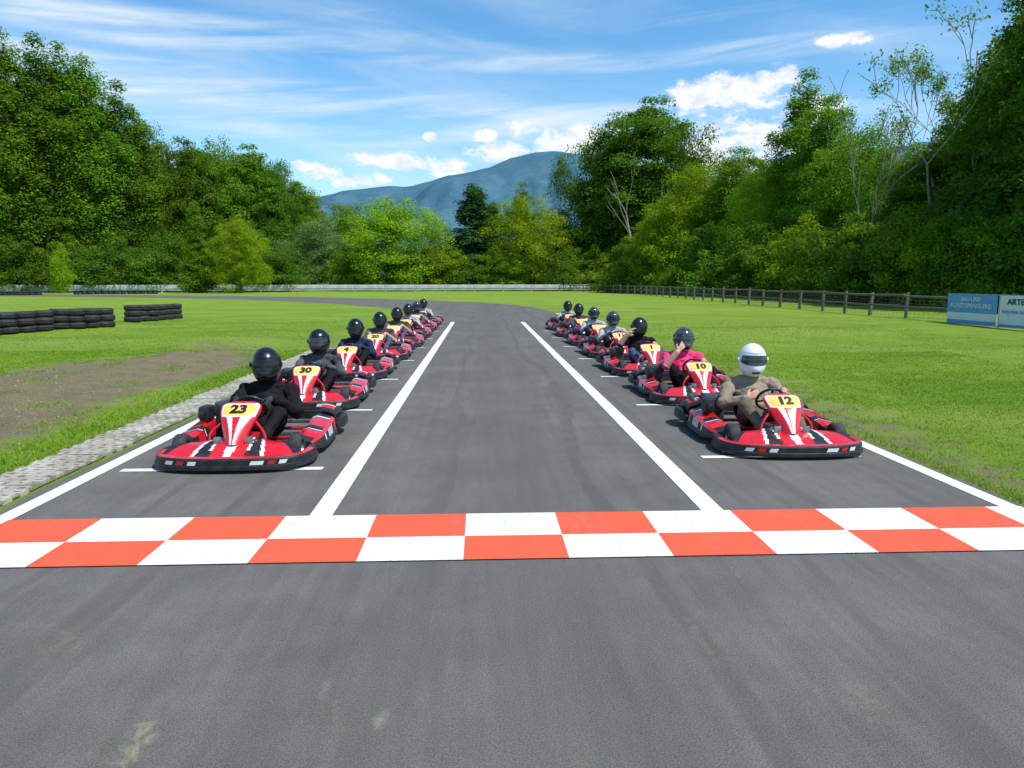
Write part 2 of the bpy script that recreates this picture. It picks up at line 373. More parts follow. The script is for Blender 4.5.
# ------------------------------------------------------------------ ground
def sstep(a, b, x):
    q = min(1, max(0, (x-a)/(b-a))); return q*q*(3-2*q)
def dirt(x, y):
    n = noise.noise(Vector((x*.5, y*.3, 3.3)))
    l = sstep(-8.6, -6.3, x+n*1.8)*sstep(-3.95, -4.9, x+n*.5)*sstep(4.2, 6.5, y)*sstep(22, 13, y+n*4)*.82
    l2 = sstep(-4.6, -3.9, x)*sstep(-3.0, -3.3, x)*.38*sstep(30, 12, y)
    r = sstep(5.8, 3.8, x+n*.9)*sstep(3.4, 3.7, x)*sstep(26, 8, y)*.52
    far = .24*sstep(.2, .5, noise.noise(Vector((x*.12, y*.12, 8))))*sstep(4, 7, abs(x))
    return min(1, max(l, l2, r, far if y < 60 else 0))
def gz(x, y):
    if y > 38 or y < 1: return 0
    e = sstep(4.3, 8, abs(x))*sstep(38, 28, y)*sstep(1, 4, y)
    b = .13*math.exp(-((x+6.2)/1.4)**2)*sstep(4, 8, y)*sstep(26, 16, y) if x < 0 else 0
    return e*(.10*noise.noise(Vector((x*.25, y*.25, 0)))+.03*noise.noise(Vector((x*1.3, y*1.3, 5))))*(.6 if x > 14 else 1)+b*(1+.5*noise.noise(Vector((x, y, 1))))*e**.3
xs = np.concatenate([[-9000, -3000, -1000, -400, -200, -100, -60, -40, -30, -25, -20, -17], np.arange(-15, -3, .14), np.arange(-3, 3.4, .8), np.arange(3.4, 13, .14), [14, 15, 16, 18, 20, 24, 30, 40, 60, 100, 200, 400, 1000, 3000, 9000]])
ys = np.concatenate([[-9000, -1000, -100, -20, -5, 0, 2], np.arange(3, 34, .2), [35, 36, 38, 40, 45, 50, 60, 80, 100, 130, 200, 400, 1000, 3000, 12000]])
V = [(x, y, gz(x, y)) for x in xs for y in ys]; w_ = len(ys)
Fq = [(i*w_+j, (i+1)*w_+j, (i+1)*w_+j+1, i*w_+j+1) for i in range(len(xs)-1) for j in range(w_-1)]
me = mesh_np('ground', V, Fq, [M['ground']], smooth=True)
at_ = me.attributes.new('dirt', 'FLOAT', 'POINT'); at_.data.foreach_set('value', np.array([dirt(v[0], v[1]) for v in V], dtype=np.float32))
tag(link('ground', me), 'grass ground', 'ground', kind='structure')
ctr = crom([(.2, -6, 0), (.2, 6, 0), (.2, 18, 0), (.2, 30, 0), (.0, 38, 0), (-2.2, 47, 0), (-8.5, 58, 0), (-20, 70, 0), (-38, 80, 0), (-70, 90, 0), (-120, 96, 0)], 260)
mb = MB(); V = []
for i, p in enumerate(ctr):
    d = (ctr[min(i+1, 260)]-ctr[max(0, i-1)]).normalized(); nrm = Vector((d.y, -d.x, 0))
    k = sstep(36, 52, p.y); j = .06*noise.noise(Vector((0, p.y*1.3, 0))); j2 = .09*noise.noise(Vector((4, p.y*1.6, 0)))
    V += [p-nrm*(3.48+1.2*k+j)+Vector((0, 0, .006)), p+nrm*(3.54+1.6*k+j2)+Vector((0, 0, .006))]
mb.add(V, [(2*i, 2*i+1, 2*i+3, 2*i+2) for i in range(260)])
tag(mb.build('road', M['asphalt']), 'grey asphalt race track', 'track', kind='structure')
pL0, pR0 = g(0, 522), g(1024, 508); pL1, pR1 = g(0, 570), g(1024, 552)
def lineY(a, b, x): return a[1]+(b[1]-a[1])*(x-a[0])/(b[0]-a[0])
ytop = lambda x: lineY(pL0, pR0, x); ybot = lambda x: lineY(pL1, pR1, x)
mb = MB()
for X, wd, ye in ((-1.07, .15, 28.5), (1.56, .15, 28.5), (-3.13, .13, 36), (3.63, .13, 36)):
    a, b = X-wd/2, X+wd/2
    for s_ in range(12):
        f0, f1 = s_/12, (s_+1)/12
        mb.add([(a, ytop(a)+(ye-ytop(a))*f0, .010), (b, ytop(b)+(ye-ytop(b))*f0, .010), (b, ytop(b)+(ye-ytop(b))*f1, .010), (a, ytop(a)+(ye-ytop(a))*f1, .010)], [(0, 1, 2, 3)])
LY = [5.97+2.85*i for i in range(8)]; RY = [6.24+2.82*i for i in range(7)]
LX = [-2.09, -2.18, -2.17, -2.12, -2.08, -2.08, -2.08, -2.08]; RX = [2.80, 2.84, 2.82, 2.84, 2.84, 2.82, 2.82]
for X, y in list(zip(LX, LY))+list(zip(RX, RY)):
    x0, x1 = (-2.96, -1.32) if X < 0 else (1.94, 3.36)
    mb.add([(x0, y+.12, .010), (x1, y+.12, .010), (x1, y+.21, .010), (x0, y+.21, .010)], [(0, 1, 2, 3)])
tag(mb.build('lane_markings', M['white_paint']), 'white painted lane and grid lines', 'road marking', kind='structure')
mb = MB(); U = .593
xsq = [max(-3.28, min(3.70, -.107+U*i)) for i in range(-6, 8)]
for i in range(len(xsq)-1):
    a, b = xsq[i], xsq[i+1]
    if b-a < .02: continue
    for r in range(2):
        def yy(x, q): return ybot(x)+(ytop(x)-ybot(x))*q
        q0, q1 = (.0, .47) if r == 0 else (.47, 1.0)
        mb.cur = ((i-6)+r) % 2
        mb.add([(a, yy(a, q0), .014), (b, yy(b, q0), .014), (b, yy(b, q1), .014), (a, yy(a, q1), .014)], [(0, 1, 2, 3)])
tag(mb.build('start_line', [M['red_paint'], M['white_paint']]), 'red and white chequered start line painted across the track', 'start line', kind='structure')
# flat concrete grid pavers with square holes
mb = MB(); mb.cur = 1
mb.add([(-3.82, 3, .010), (-3.34, 3, .010), (-3.34, 17.5, .010), (-3.82, 17.5, .010)], [(0, 1, 2, 3)]); mb.cur = 0
r_ = random.Random(4); y = 3.0; row = 0; cw = .110; hl = .026
dz = 0; dx_ = 0
while y < 17.4:
    if row % 5 == 0: dz = r_.uniform(-.008, .009); y += r_.uniform(.01, .03); dx_ = r_.uniform(-.018, .010)
    off = .5*cw if row % 2 else 0
    for k in range(4):
        x0 = -3.81+k*cw+off-(.02 if off else 0)+dx_; x1 = x0+cw
        if x1 > -3.335: continue
        z = .028+dz+r_.uniform(-.004, .004); a, b, c_, d_ = x0, x1, y, y+cw*.92; mx, my = (a+b)/2+r_.uniform(-.006, .006), (c_+d_)/2+r_.uniform(-.006, .006); h1, h2 = hl*r_.uniform(.5, 1.4), hl*r_.uniform(.45, 1.25)
        O = [(a, c_, z), (b, c_, z), (b, d_, z), (a, d_, z)]; I = [(mx-h1, my-h2, z-.001), (mx+h1, my-h2, z-.001), (mx+h1, my+h2, z-.001), (mx-h1, my+h2, z-.001)]
        B_ = [(p[0], p[1], .006) for p in I]; G_ = [(p[0], p[1], .0) for p in O]
        mb.add(O+I+B_+G_, [(i, (i+1) % 4, 4+(i+1) % 4, 4+i) for i in range(4)]+[(4+i, 4+(i+1) % 4, 8+(i+1) % 4, 8+i) for i in range(4)]+[(12+i, 12+(i+1) % 4, (i+1) % 4, i) for i in range(4)])
    y += cw*.92; row += 1
tag(mb.build('paver_strip', [M['concrete'], M['soil']], smooth=False), 'strip of concrete grass pavers along the left track edge', 'pavers', kind='structure')
def blades(n, x0, x1, y0, y1, hmin, hmax, skip=.5):
    X = rng.uniform(x0, x1, n); Y = y0+(y1-y0)*rng.random(n)**1.7
    keep = np.array([(dirt(a, b)+.9*noise.noise(Vector((a*1.8, b*1.8, 0)))+.4*noise.noise(Vector((a*6, b*6, 2)))) < skip*rng.uniform(.6, 1.3) for a, b in zip(X, Y)])
    X, Y = X[keep], Y[keep]; n = len(X)
    Z = np.array([gz(a, b) for a, b in zip(X, Y)])
    clump = np.array([.8+.6*max(0, noise.noise(Vector((a*1.1, b*1.1, 7)))) for a, b in zip(X, Y)])
    h = rng.uniform(hmin, hmax, n)*clump; a = rng.uniform(0, 6.28, n); wd = rng.uniform(.003, .006, n)*(1+Y/10)
    lean = rng.normal(0, .6, (n, 2))*h[:, None]
    dx, dy = np.cos(a)*wd, np.sin(a)*wd
    V = np.empty((n, 3, 3)); V[:, 0] = np.stack([X-dx, Y-dy, Z-.005], 1); V[:, 1] = np.stack([X+dx, Y+dy, Z-.005], 1)
    V[:, 2] = np.stack([X+lean[:, 0], Y+lean[:, 1], Z+h], 1)
    return V
B = np.concatenate([blades(80000, 3.76, 10, 4, 16, .010, .028, .46), blades(30000, 3.76, 14, 9, 28, .012, .03),
                    blades(80000, -10, -3.85, 5, 17, .010, .032, .48), blades(25000, -15, -4.2, 12, 30, .012, .03),
                    blades(6500, -4.35, -3.80, 4, 17, .02, .06, 1.2), blades(2500, 3.76, 3.97, 4.5, 20, .02, .045, 1.2), blades(2600, -3.82, -3.34, 4, 17, .02, .045, 1.2)])
n = len(B)
tag(link('grass', mesh_np('grass', B.reshape(-1, 3), np.arange(n*3).reshape(-1, 3), [M['blade']])), 'short green grass on both sides of the track', 'grass', kind='stuff')
mb = MB(); r_ = random.Random(11)
for k in range(1200):
    if k % 4: x, y = r_.uniform(-7.6, -4.4), r_.uniform(6, 19)
    else: x, y = r_.uniform(3.8, 5.0), r_.uniform(5, 15)
    if dirt(x, y) < .3: continue
    s_ = r_.uniform(.006, .022)*(1 if x < 0 else .6); z = gz(x, y)
    bm = bmesh.new(); bmesh.ops.create_icosphere(bm, subdivisions=1, radius=s_)
    V = [v.co*r_.uniform(.7, 1.2)+Vector((x, y, z)) for v in bm.verts]; Fc = [[v.index for v in f.verts] for f in bm.faces]; bm.free(); mb.add(V, Fc)
M['clod'] = pm('soil_clods', (.27, .22, .15), (.18, .14, .09), 9, .95)
tag(mb.build('soil_clods', M['clod'], smooth=False), 'loose clods of brown soil on the verges', 'soil', kind='stuff')
mb = MB(); mb.add([(-220, 106, .02), (-34, 112, .02), (-34, 121, .75), (-220, 116, .75)], [(0, 1, 2, 3)])
tag(mb.build('field', M['field']), 'dry tan field beyond the barrier', 'field', kind='structure')
# ------------------------------------------------------------------ hills
def hill(name, pts, D, label, depth=900):
    us = [p[0] for p in pts]; vs = [p[1] for p in pts]; N = 220; K = 44
    V = []
    for i in range(N+1):
        u = us[0]+(us[-1]-us[0])*i/N; v = sum(float(np.interp(u+o, us, vs)) for o in (-12, -6, 0, 6, 12))/5; k = (u-512)/F
        hgt = max(0, (281-v)/F*D)*1.01+(noise.noise(Vector((u*.05, 2, 0)))+.4*noise.noise(Vector((u*.17, 5, 0))))*D*.0022
        for j in range(K+1):
            q = j/K; dd = D-depth*(1-q)
            X, Y = dd*sy_+(u-512)/F*D*cy_, dd*cy_-k*dd*sy_
            z = hgt*(q**.85)
            rid = noise.noise(Vector((X*.0030, Y*.0010, 1.3)))+.45*noise.noise(Vector((X*.008, Y*.003, 4)))+.2*noise.noise(Vector((X*.02, Y*.008, 9)))
            z += rid*hgt*.36*math.sin(math.pi*q)**1.3*(1-.5*q)
            V.append((X, Y, z-2))
    Fq = [(i*(K+1)+j, (i+1)*(K+1)+j, (i+1)*(K+1)+j+1, i*(K+1)+j+1) for i in range(N) for j in range(K)]
    tag(link(name, mesh_np(name, V, Fq, [M['hill']], smooth=True)), label, 'mountain', kind='structure')
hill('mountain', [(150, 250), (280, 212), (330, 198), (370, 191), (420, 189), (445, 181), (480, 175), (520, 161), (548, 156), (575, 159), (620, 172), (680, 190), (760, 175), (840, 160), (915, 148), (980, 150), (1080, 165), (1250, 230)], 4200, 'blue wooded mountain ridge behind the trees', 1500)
# ------------------------------------------------------------------ trees
def crown_mesh(name, seed, env, ncl, per, leaf, mats, crad=(.12, .2), flat=.85, shell=.5, cmin=2.6):
    r = np.random.default_rng(seed); wts = np.array([e[3]*e[5] for e in env]); wts = wts/wts.sum()
    cl = []
    for k in range(ncl):
        e = env[r.choice(len(env), p=wts)]
        d = r.normal(size=3); d /= np.linalg.norm(d)
        rr = shell+(1-shell)*r.random()**.7
        c = np.array(e[:3])+d*np.array(e[3:])*rr
        cl.append((c, r.uniform(*crad)*max(cmin, (e[3]+min(e[5], e[3]*1.2))*.5)))
    Vs = []
    for c, cr in cl:
        n = int(per*r.uniform(.7, 1.3)); d = r.normal(size=(n, 3)); d /= np.linalg.norm(d, axis=1)[:, None]
        d[:, 2] = np.where((d[:, 2] < -.5), -d[:, 2], d[:, 2])
        p = c+d*cr*(r.random((n, 1))**.5*1.35)*np.array([1.1, 1.1, flat])
        nn = d*.8+np.array([0, 0, .4])+r.normal(0, .5, (n, 3)); nn /= np.linalg.norm(nn, axis=1)[:, None]
        a = np.cross(nn, r.normal(size=(n, 3))); a /= np.linalg.norm(a, axis=1)[:, None]; b = np.cross(nn, a)
        s_ = leaf*r.uniform(.5, 1.35, (n, 1))
        Vs.append(np.stack([p+a*s_, p+b*s_*.6, p-a*s_, p-b*s_*.6], 1))
    V = np.concatenate(Vs).reshape(-1, 3); n = len(V)//4
    return mesh_np(name, V, np.arange(n*4).reshape(-1, 4), mats), cl
def trunk_mesh(name, seed, h, r0, cl, nl, mat, lean=.02, base=.25):
    r = random.Random(seed); mb = MB()
    ax = [Vector((math.sin(i*.9+seed)*h*lean*i/8, math.cos(i*1.3+seed)*h*lean*i/8, h*.92*i/8-.3)) for i in range(9)]
    mb.tube(ax, [r0*(1.25 if i == 0 else 1-.105*i) for i in range(9)], 10)
    for c, cr in r.sample(cl, min(nl, len(cl))):
        c = Vector(c); zt = max(h*base, c.z*.72-.05*h); q = min(7.9, (zt+.3)/(h*.92)*8); i = int(q)
        s_ = ax[i].lerp(ax[i+1], q-i); mid = s_.lerp(c, .5)+Vector((0, 0, -.04*h*r.random()))
        rb = r0*(.42-.25*q/8)
        mb.tube([s_, mid, c], [rb, rb*.6, rb*.2], 6)
    return mb.mesh(name, mat)
PRO = {}
def proto(key, h, seed, env, ncl, per, leaf, lm, r0, nl=14, **k):
    base = k.pop('base', .25)
    cm, cl = crown_mesh('crown', seed, env, ncl, per, leaf, [lm], **k)
    V = np.empty(len(cm.vertices)*3, dtype=np.float32); cm.vertices.foreach_get('co', V); V = V.reshape(-1, 3)
    hh = float(np.percentile(V[:, 2], 99.6)); ww = float(np.percentile(V[:, 0], 99)-np.percentile(V[:, 0], 1))
    PRO[key] = (cm, trunk_mesh('trunk', seed, h*.84, r0, cl, nl, M['bark'], base=base), hh, ww)
def lumps(seed, n, h0, h1, rad, rz, off=.42):
    r = random.Random(seed); e = []; rm = max(rad(k/20) for k in range(21))
    for k in range(n):
        q = k/(n-1); z = h0+(h1-h0)*q; rr = rad(q); a = k*2.4+r.uniform(-.5, .5); o = rr*off*(1 if q < .9 else .15)
        e.append((math.cos(a)*o, math.sin(a)*o, z, rr*r.uniform(.8, 1.0), rr*r.uniform(.8, 1.0), rz*(.7+.3*rr/rm)*r.uniform(.85, 1.15)))
    return e
for i in range(3):
    proto(f'tall{i}', 30, 10+i, lumps(20+i, 13, 3.2, 24.5, lambda q: 5.0*math.sqrt(max(.24, 1-((q-.38)/.74)**2)), 3.4), 430, 140, .165, M['lf_mid'], .38, shell=.45, crad=(.17, .29), cmin=4)
    proto(f'poplar{i}', 30, 110+i, lumps(120+i, 15, 2.6, 26, lambda q: 2.6*math.sqrt(max(.14, 1-((q-.40)/.66)**2)), 2.8, .30), 300, 170, .125, M['lf_mid'], .30, shell=.4, crad=(.20, .36), flat=1.4, base=.1, cmin=2.3)
    proto(f'round{i}', 16, 40+i, lumps(50+i, 10, 2.2, 11.6, lambda q: 5.0*math.sqrt(max(.26, 1-((q-.35)/.78)**2)), 2.6), 340, 135, .115, M['lf_mid'], .28, shell=.45, crad=(.16, .28), base=.12, cmin=4)
    proto(f'bush{i}', 5, 70+i, lumps(80+i, 6, .6, 3.3, lambda q: 2.4*(1.0-.4*q), 1.4), 130, 125, .075, M['lf_mid'], .09, 8, shell=.35, crad=(.2, .34), base=.05, cmin=1.6)
con = [(0, 0, 1.2+k*1.3, 3.1*(1-k/13)+.25, 3.1*(1-k/13)+.25, 1.5) for k in range(12)]
proto('conifer', 18, 90, con, 360, 100, .14, M['lf_con'], .25, 10, shell=.3, crad=(.26, .42), flat=.9, base=.1, cmin=1.5)
def tree(u, D, top, wpx, key, lm, name, label, cat='tree', group=None, rz=None, zoff=0):
    cm, tm, hh, ww = PRO[key]
    X, Y = spot(u, D); hgt = H+(281-top)*D/F; wd = wpx*D/F
    o = thing(name, label, cat, (X, Y, zoff), rz if rz is not None else random.uniform(0, 6.28), group)
    o.scale = (wd/ww, wd/ww, hgt/hh)
    link('trunk', tm, o); b = link('crown' if cat == 'tree' else 'foliage', cm, o)
    if lm:
        b.material_slots[0].link = 'OBJECT'; b.material_slots[0].material = M[lm]
    return o
row = [(-70, 100, 80, 66, 'poplar0'), (-34, 104, 62, 60, 'poplar1'), (-4, 106, 62, 52, 'poplar2'), (22, 105, 50, 54, 'poplar0'), (50, 108, 54, 50, 'poplar1'), (76, 110, 66, 52, 'poplar2'), (103, 112, 76, 50, 'poplar0'), (127, 116, 96, 44, 'poplar1'), (148, 118, 120, 40, 'poplar2'),
       (170, 122, 142, 50, 'round0'), (198, 124, 148, 54, 'tall2'), (226, 126, 150, 58, 'round1'), (254, 127, 154, 54, 'tall0'), (280, 129, 168, 48, 'round2'), (303, 132, 188, 40, 'tall1')]
for i, (u, D, tp, wp, k) in enumerate(row):
    tree(u, D, tp, wp*1.2, k, ['lf_mid', 'lf_dark', 'lf_mid'][i % 3], 'forest_tree', f'{ORD[i]} tall broadleaf tree from the left in the front row of the left forest', group='tall trees of the left forest')
for i, (u, D, tp, wp) in enumerate([(-40, 122, 100, 140), (12, 124, 96, 120), (64, 126, 98, 110), (108, 130, 116, 90), (145, 134, 148, 80), (215, 138, 160, 100), (255, 140, 164, 90), (290, 144, 186, 72), (316, 150, 208, 38)]):
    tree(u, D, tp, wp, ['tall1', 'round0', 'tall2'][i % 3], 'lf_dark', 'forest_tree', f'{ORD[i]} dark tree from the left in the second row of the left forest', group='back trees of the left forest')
us = [-30, -2, 22, 48, 70, 98, 124, 150, 172, 218, 262, 282]; tops = [232, 244, 236, 250, 238, 248, 240, 250, 236, 244, 246, 248]
for i, (u, tp) in enumerate(zip(us, tops)):
    tree(u, 101+i*.8, tp, 56, f'bush{i%3}', ['lf_dark', 'lf_mid', 'lf_dark'][i % 3], 'shrub', f'{ORD[i]} dark shrub from the left along the foot of the left forest', 'shrub', 'shrubs at the foot of the left forest')
tree(243, 98, 222, 54, 'round1', 'lf_bright', 'young_tree', 'small bright yellow-green tree in front of the left forest')
tree(201, 98, 208, 30, 'conifer', 'lf_mid', 'young_tree', 'narrow pointed young tree left of the bright yellow-green one')
tree(66, 97, 246, 24, 'bush1', 'lf_bright', 'shrub', 'small pale green shrub in front of the left forest near the left edge', 'shrub')
tree(322, 122, 222, 66, 'round0', 'lf_grey', 'willow_tree', 'low grey-green willow-like tree left of the bright round tree')
tree(397, 120, 203, 96, 'round1', 'lf_bright', 'broadleaf_tree', 'bright green round-topped tree behind the left end of the karts')
tree(350, 140, 207, 60, 'round2', 'lf_mid', 'broadleaf_tree', 'mid green tree peeping out between willow and bright round tree')
tree(440, 138, 230, 50, 'round0', 'lf_mid', 'broadleaf_tree', 'low tree in the gap between the bright round tree and the dark conifer')
tree(474, 124, 192, 62, 'conifer', 'lf_con', 'conifer_tree', 'dark pointed conifer in the middle of the tree line')
tree(494, 132, 208, 48, 'conifer', 'lf_dark', 'conifer_tree', 'smaller dark conifer just right of the taller dark one')
tree(526, 122, 202, 72, 'round2', 'lf_bright', 'broadleaf_tree', 'pale yellow-green tree right of the dark conifers')
tree(520, 140, 188, 30, 'poplar1', 'lf_grey', 'broadleaf_tree', 'thin pale treetop rising behind the yellow-green tree')
tree(556, 134, 212, 50, 'round1', 'lf_mid', 'broadleaf_tree', 'mid green tree beside the big dark tree in the tree line')
for i, (u, tp) in enumerate([(345, 252), (368, 254), (400, 252), (430, 250), (450, 248), (470, 256), (495, 250), (520, 254), (545, 252), (572, 248), (596, 248), (620, 246)]):
    tree(u, 119, tp, 46, f'bush{i%3}', ['lf_mid', 'lf_bright', 'lf_dark'][i % 3], 'shrub', f'{ORD[i]} low shrub from the left below the middle trees', 'shrub', 'shrubs below the middle trees')
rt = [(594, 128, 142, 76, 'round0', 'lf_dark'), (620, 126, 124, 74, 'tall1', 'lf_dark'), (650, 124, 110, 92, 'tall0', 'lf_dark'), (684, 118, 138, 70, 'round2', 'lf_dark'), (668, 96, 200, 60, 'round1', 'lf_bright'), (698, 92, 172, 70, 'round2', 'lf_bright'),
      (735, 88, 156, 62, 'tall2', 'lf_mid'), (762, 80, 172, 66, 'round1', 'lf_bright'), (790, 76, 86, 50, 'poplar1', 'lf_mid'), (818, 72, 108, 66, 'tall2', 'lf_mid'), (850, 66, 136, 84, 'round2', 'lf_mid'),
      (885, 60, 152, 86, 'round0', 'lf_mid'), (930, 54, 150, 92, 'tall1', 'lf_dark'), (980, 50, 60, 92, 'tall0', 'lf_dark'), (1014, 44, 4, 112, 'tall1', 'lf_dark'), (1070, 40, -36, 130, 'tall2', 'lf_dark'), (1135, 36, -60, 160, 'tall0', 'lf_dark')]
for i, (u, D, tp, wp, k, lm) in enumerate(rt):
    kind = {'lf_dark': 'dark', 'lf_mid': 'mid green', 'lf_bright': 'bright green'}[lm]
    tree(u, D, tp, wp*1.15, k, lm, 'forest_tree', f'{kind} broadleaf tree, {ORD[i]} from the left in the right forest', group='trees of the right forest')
for i, (u, D, tp, wp) in enumerate([(720, 120, 178, 110), (770, 105, 176, 110), (815, 96, 158, 110), (860, 84, 174, 120), (910, 74, 186, 120), (955, 66, 140, 110), (1004, 60, 70, 130), (1055, 52, 40, 160)]):
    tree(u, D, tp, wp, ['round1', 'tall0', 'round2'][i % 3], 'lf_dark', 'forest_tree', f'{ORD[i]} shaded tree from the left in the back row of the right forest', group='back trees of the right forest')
ub = [(628, 104, 238), (652, 98, 232), (676, 90, 240), (704, 84, 228), (728, 78, 238), (752, 72, 226), (776, 67, 236), (800, 62, 222), (826, 57, 232), (852, 53, 214), (880, 50, 228), (908, 47, 208), (936, 44, 224), (964, 42, 204), (992, 40, 220), (1022, 38, 200), (1060, 36, 210)]
for i, (u, D, tp) in enumerate(ub):
    tree(u, D, tp, 66+i*2.8, f'bush{i%3}', ['lf_dark', 'lf_mid', 'lf_bright', 'lf_dark', 'lf_mid'][i % 5], 'shrub', f'{ORD[i]} leafy shrub from the left along the foot of the right forest', 'shrub', 'shrubs at the foot of the right forest')
def bare(u, D, top, label, seed, spread=.5, leafn=6, r0=.16, dens=.28, depth=5):
    X, Y = spot(u, D); hgt = H+(281-top)*D/F; r = random.Random(seed); mb = MB(); tips = []
    def br(p, d, L, rad, dep):
        q = p; pts = [p]; rr = [rad]
        for k in range(3):
            d = (d+Vector((r.gauss(0, .14), r.gauss(0, .14), .07))).normalized(); q = q+d*L/3; pts.append(q); rr.append(max(.018, rad*(1-.13*(k+1))))
        mb.tube(pts, rr, 6 if dep < 3 else 4)
        if dep >= depth: tips.append(q); return
        for k in range(2 if dep else 3):
            ax = Vector((r.gauss(0, 1), r.gauss(0, 1), 0)).normalized()
            nd = (d+ax*r.uniform(.25, .25+spread)).normalized(); br(pts[r.choice([2, 3])], nd, L*r.uniform(.62, .86), rr[-1]*.74, dep+1)
    br(Vector((0, 0, -.1)), Vector((0, 0, 1)), hgt*.30, r0, 0)
    zm = max(v[2] for v in mb.V); s_ = hgt/zm; mb.V = [(v[0]*s_, v[1]*s_, v[2]*s_) for v in mb.V]
    o = thing('bare_tree', label, 'tree', (X, Y, 0)); mb.build('trunk', M['palebark'], o)
    rg = np.random.default_rng(seed); Vs = []
    for tp in tips:
        if rg.random() > dens: continue
        n = leafn*8; p = np.array(tp)*s_+rg.normal(0, .3, (n, 3)); a = rg.normal(size=(n, 3))*.05; b = rg.normal(size=(n, 3))*.035
        Vs.append(np.stack([p+a, p+b, p-a, p-b], 1))
    V = np.concatenate(Vs).reshape(-1, 3)
    link('crown', mesh_np('crown', V, np.arange(len(V)).reshape(-1, 4), [M['lf_mid']]), o)
bare(872, 52, 84, 'pale leafless tree, leftmost bare one above the right forest', 3, .42, 6, .16, .4)
bare(908, 50, 70, 'pale sparse tree with forked bare branches in the right forest', 5, .45, 7, .16, .5)
bare(946, 48, 34, 'tallest sparse tree with bare upper branches near the right edge', 8, .42, 20, .17, .95)
bare(640, 110, 160, 'pale bare trunk standing before the big dark tree', 12, .12, 4, .24, .3, 3)
# ------------------------------------------------------------------ far barrier
A = Vector((*spot(-10, 100), 0)); Bp = Vector((*spot(586, 116), 0))
bar = thing('barrier', 'long low pale barrier wall with posts across the far end of the track', 'barrier', A)
d = Bp-A; L = d.length; d.normalize(); ang = math.atan2(d.y, d.x); bar.rotation_euler = (0, 0, ang)
npan = 19; pl = L/npan
pmesh = MB(); pmesh.box(.12, pl-.12, -.05, .05, .18, 1.02, b=.02); pmesh.box(.12, pl-.12, -.10, -.055, .50, .62); pmesh = pmesh.mesh('panel', M['barrier'])
qmesh = MB(); qmesh.box(-.10, .10, -.1, .1, -.1, 1.06, b=.02); qmesh = qmesh.mesh('post', M['barrier_d'])
for i in range(npan+1):
    if i < npan: link('panel', pmesh, bar, (i*pl, 0, 0))
    link('post', qmesh, bar, (i*pl, 0, 0))
fe = thing('wooden_fence', 'weathered wooden post and rail fence along the right side of the grass', 'fence', (17.6, 27.6, 0))
rr_ = random.Random(2); posts = []; y = 0
while y < 90: posts.append(y); y += rr_.uniform(2.4, 3.0)
fm = MB(); fm.box(-.06, .06, -.06, .06, -.2, 1.08, b=.012); fm = fm.mesh('post', M['wood'])
def fx(y): return .01*y-(max(0, y-55)**1.5*.035)
for y in posts:
    o = link('post', fm, fe, (fx(y), y, rr_.uniform(-.08, .03))); o.rotation_euler = (rr_.uniform(-.04, .04), rr_.uniform(-.04, .04), rr_.uniform(0, 1.5))
for z, hh in ((.96, .05), (.50, .045)):
    for i in range(len(posts)-1):
        a, b = posts[i], posts[i+1]; mb = MB()
        mb.tube([(fx(a)-.08, a, z+rr_.uniform(-.04, .03)), (fx(b)-.08, b, z+rr_.uniform(-.04, .03))], [hh*rr_.uniform(.9, 1.2), hh*rr_.uniform(.8, 1)], 8)
        mb.build('rail', M['wood'], fe)
mb = MB()
for z in (.08, .22, .36, .62, .76, .88): mb.tube([(fx(q)+.08, q, z) for q in posts], .004, 4)
for i in range(len(posts)-1):
    for k in range(9):
        q = posts[i]+(posts[i+1]-posts[i])*(k+.5)/9; mb.tube([(fx(q)+.08, q, .05), (fx(q)+.08, q, .95)], .004, 4)
tag(mb.build('wire_netting', M['wire'], fe), kind='stuff')
def banner(y0, y1, label, rows, bands):
    o = thing('banner_sign', label, 'banner', (17.40, (y0+y1)/2, 0)); Lh = (y0-y1)/2
    mb = MB()
    for z0, z1, mi in bands: mb.cur = mi; mb.grid(14, 1, lambda s_, q: (.012*math.sin(s_*17), Lh-2*Lh*s_, z0+(z1-z0)*q))
    mb.build('sheet', [M['banner_white'], M['banner_blue']], o)
    mb = MB()
    for yy in (-Lh-.03, Lh+.03): mb.tube([(.05, yy, -.1), (.05, yy, 1.1)], .025, 8)
    mb.tube([(.05, -Lh-.03, 1.08), (.05, Lh+.03, 1.08)], .02, 6); mb.tube([(.05, -Lh-.03, .03), (.05, Lh+.03, .03)], .02, 6)
    mb.build('support_frame', M['metal'], o)
    for txt, size, z, yl, mat, wmax in rows:
        V, Fc = text2d(txt, size, size*.02); x0 = min(v.x for v in V); wd = max(v.x for v in V)-x0; k = min(1.25, wmax/wd)
        yl = Lh-yl if yl >= 0 else wd*k/2
        mb = MB(); mb.add([(-.03, yl-(v.x-x0)*k, z+v.y) for v in V], Fc); mb.build('lettering', M[mat], o, smooth=False)
banner(27.45, 24.72, 'blue and white advertising banner at the near end of the wooden fence', [('BAU-UND', .19, .90, -1, 'banner_white', 1.25), ('KUNSTSPENGLEREI', .21, .67, -1, 'banner_white', 2.25)], [(.03, .16, 1), (.16, .42, 0), (.42, 1.07, 1)])
banner(24.60, 21.2, 'white advertising banner with large dark lettering cut off by the right edge', [('ARTE', .27, .86, .36, 'ink', 1.2), ('Impresa costruzioni', .19, .55, .15, 'banner_blue', 2.6)], [(.03, .12, 1), (.12, 1.07, 0)])
